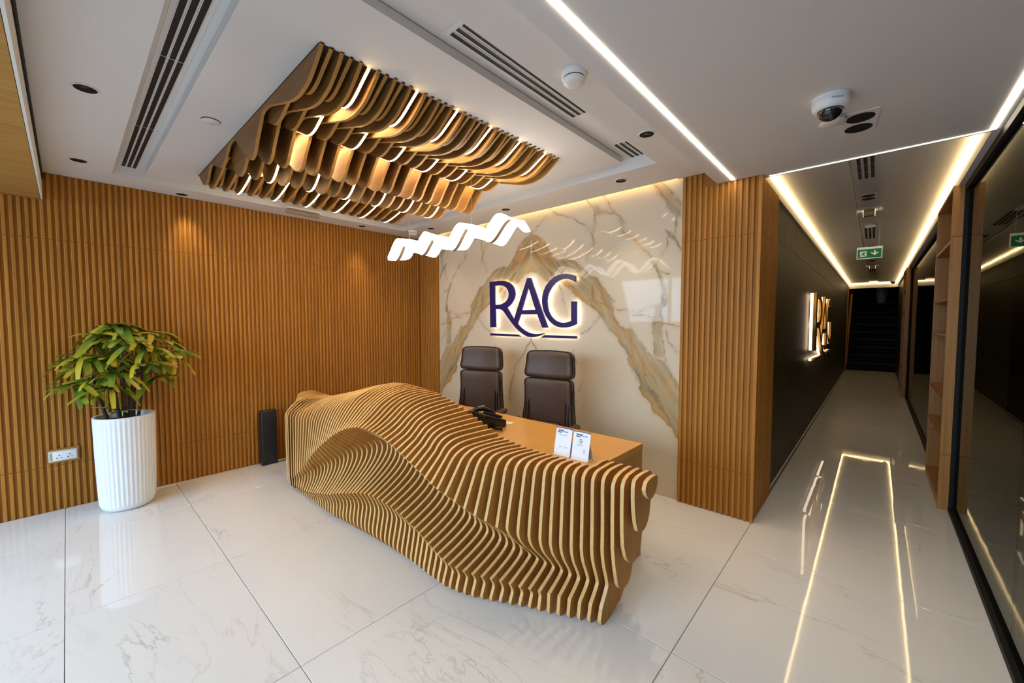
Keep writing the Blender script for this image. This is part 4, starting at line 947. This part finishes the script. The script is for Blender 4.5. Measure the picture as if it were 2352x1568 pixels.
def card(x, y, label, second):
    t = thing('card_stand', label, 'sign', (x, y, 0.7272), (0, 0, 0.10))
    w, h, lean = 0.105, 0.155, math.radians(14)
    f = bpy.data.objects.new('face', None)
    pl = part('panel', MB().box(-w/2, w/2, 0, 0.003, 0, h), M['paper'], t, rot=(-lean, 0, 0), loc=(0, 0, 0.002))
    part('foot', MB().box(-w/2, w/2, -0.012, 0.07, -0.0001, 0.0025), M['plastic'], t)
    part('back_leg', MB().box(-w/2, w/2, 0.002, 0.005, 0, 0.10), M['plastic'], t, rot=(math.radians(26), 0, 0), loc=(0, 0.066, 0.002))
    def pr(name, ring, mat, d=0.0006, y0=0.0):
        mb = MB(); mb.prism([((q[0]-0.5)*w, q[1]*h) for q in ring], y0-d, y0, 'y'); return part(name, mb, M[mat], pl, tri=True)
    pr('top_band', [(0, 0.965), (0.35, 0.972), (0.75, 0.968), (1, 0.95), (1, 1.0), (0, 1.0)], 'navy')
    bx = 0.10 if not second else 0.16; by = 0.80 if not second else 0.79
    pr('logo_block', [(bx, by), (bx+0.24, by), (bx+0.31, by+0.045), (bx+0.40, by+0.115), (bx, by+0.115)], 'navy')
    def tx(s, size, u, v, mat, wt=0.0):
        me_ = text_mesh(s, size, 0.0002, weight=wt); me_.materials.append(M[mat]); o = link('lettering', me_, pl); o.rotation_euler = (PI/2, 0, 0); o.location = ((u-0.5)*w, -0.0009, v*h); return o
    tx('RAG', 0.0150, bx+0.15, by+0.056, 'paper', 0.0002); tx('BIZ ME', 0.0092, bx+0.53, by+0.05, 'navy', 0.0001)
    if not second:
        tx('CONNECT WITH US', 0.0062, 0.46, 0.725, 'ink')
        for (u, s_) in ((0.36, 1), (0.56, 0.35), (0.72, 1)): pr('print_mark', [(u-0.05*s_, 0.27), (u+0.05*s_, 0.27), (u+0.05*s_, 0.30), (u-0.05*s_, 0.30)], 'ink', 0.0004)
    else:
        cx, cy, R, r_ = 0.46*w-0.5*w, 0.655*h, 0.0115, 0.0072
        for (a0, a1, mt_) in ((40, 150, 'gred'), (150, 215, 'gyel'), (215, 315, 'ggrn'), (315, 360, 'gblu')):
            ring = [(cx+R*math.cos(math.radians(a)), cy+R*math.sin(math.radians(a))) for a in np.linspace(a0, a1, 12)]+[(cx+r_*math.cos(math.radians(a)), cy+r_*math.sin(math.radians(a))) for a in np.linspace(a1, a0, 12)]
            part('emblem_arc', MB().prism(ring, -0.0006, 0.0, 'y'), M[mt_], pl, tri=True)
        part('emblem_bar', MB().prism([(cx, cy-0.0022), (cx+R, cy-0.0022), (cx+R, cy+0.0022), (cx, cy+0.0022)], -0.0007, 0, 'y'), M['gblu'], pl)
        for (v_, a, b) in ((0.535, 0.28, 0.60), (0.495, 0.28, 0.60)): pr('print_line', [(a, v_), (b, v_), (b, v_+0.014), (a, v_+0.014)], 'ink', 0.0004)
        for v_ in (0.33, 0.25): pr('print_mark', [(0.66, v_), (0.78, v_), (0.78, v_+0.03), (0.66, v_+0.03)], 'ink', 0.0004)
card(-1.326, 1.895, 'white card stand with navy top band on the worktop, the left one of two', False)
card(-1.203, 1.892, 'white card stand with multicoloured round emblem on the worktop, the right one of two', True)

# ================================================================ PLANTER WITH LADY PALM
pc = Vector((-4.505, 0.29, 0))
plant = thing('potted_palm', 'bushy yellow-green lady palm in a tall white fluted planter by the slatted wall', 'potted plant', pc)
NF = 40
def flute(a, z):
    if z < 0.055 or z > 0.735: return 1.0
    return 1.0-0.032*(0.5+0.5*math.cos(a*NF))**0.6
prof = [(0.0005, 0.0), (0.125, 0.0), (0.150, 0.006), (0.166, 0.022), (0.174, 0.045), (0.178, 0.06), (0.184, 0.20), (0.190, 0.45), (0.194, 0.70), (0.195, 0.742), (0.194, 0.748), (0.172, 0.748), (0.170, 0.740), (0.168, 0.60)]
part('planter', MB().lathe([(r*0.965, z) for r, z in prof], seg=NF*6, radial=flute), M['pot'], plant)
part('soil', MB().lathe([(0.162, 0.705), (0.08, 0.715), (0.001, 0.72)], seg=28), M['soil'], plant)
rng = random.Random(11)
tips = []
for k_ in range(9):
    a = 2*PI*k_/9+rng.uniform(-.3, .3); r0 = rng.uniform(0.02, 0.10); h = rng.uniform(0.30, 0.50)
    b = Vector((r0*math.cos(a), r0*math.sin(a), 0.715)); lean = rng.uniform(0.03, 0.10)
    e = b+Vector((lean*math.cos(a)*0.6, lean*math.sin(a)*1.2, h)); mid = (b+e)/2+Vector((rng.uniform(-.012, .012), rng.uniform(-.012, .012), 0))
    part('stem', MB().tube([b, mid, e], [0.012, 0.010, 0.008], 8), M['stem'], plant); tips.append(e)
def leaflet_mesh(L, w, droop, blunt=True):
    n = 8; mb = MB(); vs = []; al = []
    for i in range(n+1):
        t = i/n; ww = w*(0.25+1.5*t if t < 0.35 else (0.775+0.225*min(1, (t-0.35)/0.25) if t < 0.8 else (1.0-0.35*(t-0.8)/0.2 if blunt else max(0.03, (1-t)/0.2))))
        x = L*(t-0.12*droop*t**3); z = -droop*L*t**2.2*0.9
        for s, zz in ((-1, 0.10), (-0.45, -0.02), (0, 0.05), (0.45, -0.02), (1, 0.10)):
            vs.append((x, s*ww/2, z+zz*ww)); al.append(t)
    fs = [(i*5+j, i*5+j+1, (i+1)*5+j+1, (i+1)*5+j) for i in range(n) for j in range(4)]
    mb.add(vs, fs, 0, True); me_ = mb.mesh('leaflet', M['leaf'])
    at_ = me_.attributes.new('along', 'FLOAT', 'POINT'); at_.data.foreach_set('value', al); return me_
LM = [leaflet_mesh(L, w, d) for (L, w, d) in ((0.20, 0.042, 0.4), (0.22, 0.038, 0.65), (0.18, 0.046, 0.85), (0.22, 0.040, 1.0), (0.17, 0.042, 0.25))]
LG = leaflet_mesh(0.20, 0.036, 0.12, False)
def frond(root, tip, nl, spread, pool, size=1.0):
    root, tip = Vector(root), Vector(tip); d = (tip-root)
    fr = part('frond', MB().tube([root, root+d*0.5+Vector((0, 0, 0.03)), tip], [0.0035, 0.003, 0.002], 5), M['leaf'], plant)
    outv = Vector((d.x, d.y, 0)); outv = outv.normalized() if outv.length > 1e-4 else Vector((0, 1, 0))
    base = math.atan2(outv.y, outv.x)
    for q in range(nl):
        f = (q/(nl-1)-0.5) if nl > 1 else 0
        az = base+f*spread+rng.uniform(-.12, .12); el = 0.38-0.75*abs(f)+rng.uniform(-.22, .22)
        o = link('leaflet', rng.choice(pool), fr); s = size*rng.uniform(0.82, 1.18)
        dirx = math.cos(az); reach = 0.2*s*math.cos(el)
        if pc.x+tip.x+dirx*reach < -4.765: s *= max(0.3, (pc.x+tip.x+4.765)/max(1e-3, -dirx*reach))
        o.location = tip; o.rotation_euler = (rng.uniform(-.5, .5), -el, az); o.scale = (s, s, s)
nf = 0
for ring, (rad, zz, cnt, dz) in enumerate(((0.05, 1.44, 5, 0.05), (0.14, 1.37, 8, 0.05), (0.22, 1.26, 10, 0.06), (0.25, 1.13, 10, 0.06), (0.18, 1.02, 3, 0.05))):
    for k_ in range(cnt):
        a = 2*PI*k_/cnt+ring*0.4+rng.uniform(-.2, .2); r = rad*rng.uniform(0.8, 1.15)
        ty = r*math.sin(a)*1.05; tx_ = r*math.cos(a)*(0.85 if math.cos(a) > 0 else 0.50)
        z = zz+rng.uniform(-dz, dz)+0.22*ty
        tx_ = max(tx_, -0.13)
        root = min(tips, key=lambda e: (e.x-tx_)**2+(e.y-ty)**2)
        frond(root, (tx_, ty, z), 8, 4.6, LM, 0.92); nf += 1
frond((0.06, -0.02, 0.72), (0.10, -0.03, 0.80), 6, 5.2, [LG], 0.85)

# ================================================================ SMALL THINGS BY THE SLATTED WALL
sk = thing('wall_socket', 'pale grey double power socket with yellow label on the slatted wall left of the planter', 'power socket', (-4.7845, -0.055, 0.437), (0, 0, PI/2))
part('surround', MB().box(-0.088, 0.088, -0.002, 0.0165, -0.056, 0.056), M['slat'], sk)
part('plate', rbox(0.158, 0.010, 0.086, 0.003, 2), M['grey'], sk, loc=(0, -0.0075, 0))
part('insert', rbox(0.128, 0.004, 0.068, 0.0015, 2), M['plastic'], sk, loc=(0.008, -0.0142, 0))
part('yellow_label', MB().box(-0.071, -0.060, -0.0136, -0.0126, -0.030, 0.028), M['yellow'], sk)
part('label_print', MB().box(-0.068, -0.063, -0.0141, -0.0137, -0.022, 0.020), M['ink'], sk)
for cx in (-0.022, 0.036):
    part('socket_hole', MB().box(cx-0.003, cx+0.003, -0.0168, -0.0163, 0.0, 0.010), M['slot'], sk)
    for s in (-1, 1): part('socket_hole', MB().box(cx+s*0.011-0.0045, cx+s*0.011+0.0045, -0.0168, -0.0163, -0.018, -0.0125), M['slot'], sk)
spk = thing('tower_speaker', 'slim black tower speaker standing on the floor by the slatted wall', 'speaker', (-4.715, 1.385, 0), (0, 0, 0.05))
part('cabinet', (lambda b: (setattr(b, 'v', [(v[0], v[1], v[2]+0.29) for v in b.v]), b)[1])(rbox(0.075, 0.15, 0.565, 0.008, 3)), M['speaker'], spk)
part('grille', (lambda b: (setattr(b, 'v', [(v[0]+0.039, v[1], v[2]+0.29) for v in b.v]), b)[1])(rbox(0.006, 0.138, 0.545, 0.002, 2)), M['speaker'], spk)
for (a, b) in ((-1, -1), (1, -1), (1, 1), (-1, 1)): part('foot', MB().lathe([(0.001, 0), (0.010, 0), (0.010, 0.0085), (0.001, 0.0085)], c=(a*0.025, b*0.062, 0), seg=14), M['phone'], spk)
cab_ = thing('power_adaptor', 'small black power adaptor and lead on the floor between speaker and desk', 'power adaptor', (-4.70, 1.60, 0))
mbx = rbox(0.05, 0.09, 0.03, 0.008, 3); mbx.v = [(v[0], v[1], v[2]+0.0152) for v in mbx.v]; part('block', mbx, M['phone'], cab_)
part('lead', MB().tube(catmull([(0, -0.045, 0.012), (0.005, -0.09, 0.005), (0.0, -0.135, 0.005)], 5), 0.003, 6), M['phone'], cab_)

# ================================================================ SHELVING BETWEEN THE GLASS PANES
def shelf_unit(y0, y1, label):
    x0, x1, th = 0.414, 0.74, 0.022
    t = thing('shelf_unit', label, 'shelf', (x0, y0, 0)); D = x1-x0; L = y1-y0; Hh = 2.545
    for (a, b) in ((0.001, 0.445), (0.448, 2.155), (2.158, Hh)):
        part('end_panel', MB().box(0, D, 0, 0.03, a, b), M['cab'], t); part('end_panel', MB().box(0, D, L-0.03, L, a, b), M['cab'], t)
    part('back_panel', MB().box(D-th, D, 0.0305, L-0.0305, 0.09, Hh-th), M['cab'], t)
    for z in (0.075, 0.585, 0.905, 1.40, 1.69, 2.135): part('shelf_board', MB().box(0.0015, D-th-0.0005, 0.0305, L-0.0305, z-th, z), M['cab'], t)
    part('top_board', MB().box(0, D, 0.0305, L-0.0305, Hh-th, Hh), M['cab'], t)
    part('plinth', MB().box(0.006, D, 0.0305, L-0.0305, 0.001, 0.052), M['cab'], t)
shelf_unit(4.637, 5.70, 'empty oak shelving unit set between the glass panes, nearest the entrance')
shelf_unit(10.972, 12.055, 'empty oak shelving unit far down the glazed side of the corridor')

# ================================================================ OFFICE TABLE BEHIND THE GLASS
tb = thing('meeting_table', 'white-topped table close behind the tinted glass wall', 'table', (1.4, 5.0, 0))
part('tabletop', MB().box(-0.655, 0.60, -1.9, 1.63, 0.715, 0.75), M['tablewhite'], tb)
for (a, b) in ((-0.5, -1.7), (0.5, -1.7), (0.5, 1.45), (-0.5, 1.45)): part('leg', MB().box(a-0.03, a+0.03, b-0.03, b+0.03, 0.001, 0.714), M['alu'], tb)
af = thing('tablet_stand', 'dark A-shaped stand on the white table behind the glass', 'stand', (0.84, 4.93, 0.7505), (0, 0, PI/2))
part('front_leaf', MB().prism([(0.0, 0.0), (0.012, 0.0), (-0.20, 0.30), (-0.212, 0.30)], -0.11, 0.11, 'y') if False else MB().prism([(0.27, 0.001), (0.285, 0.001), (0.012, 0.30), (0.0, 0.30)], -0.10, 0.10, 'y'), M['phone'], af)
part('rear_leaf', MB().prism([(-0.27, 0.001), (-0.25, 0.001), (0.0, 0.285), (-0.012, 0.30)], -0.10, 0.10, 'y'), M['phone'], af)

# ================================================================ STAIR AND VASE AT THE FAR END
str_ = thing('staircase', 'black stone staircase with pale nosings rising at the end of the corridor', 'stairs', (0, 16.35, 0))
for k_ in range(9):
    z1 = 0.235*(k_+1); yk = 0.26*k_
    part('step', MB().box(-0.60, 0.55, yk, yk+0.30 if k_ < 8 else yk+1.2, max(0.001, z1-0.235) if k_ == 0 else z1-0.235, z1), M['tread'], str_)
    part('nosing', MB().box(-0.60, 0.55, yk-0.006, yk-0.0005, z1-0.012, z1), M['nosing'], str_)
part('stair_post', MB().tube([(-0.66, -0.02, 0.12), (-0.58, -0.02, 2.35)], 0.035, 8), M['cab'], str_)
vs_ = thing('tall_vase', 'tall pale vase standing at the head of the dark stairs', 'vase', (0.12, 18.75, 2.1155))
part('body', MB().lathe([(0.001, 0), (0.10, 0), (0.115, 0.05), (0.15, 0.35), (0.155, 0.55), (0.13, 0.72), (0.10, 0.76), (0.095, 0.76), (0.09, 0.70)], seg=32), M['vase'], vs_)
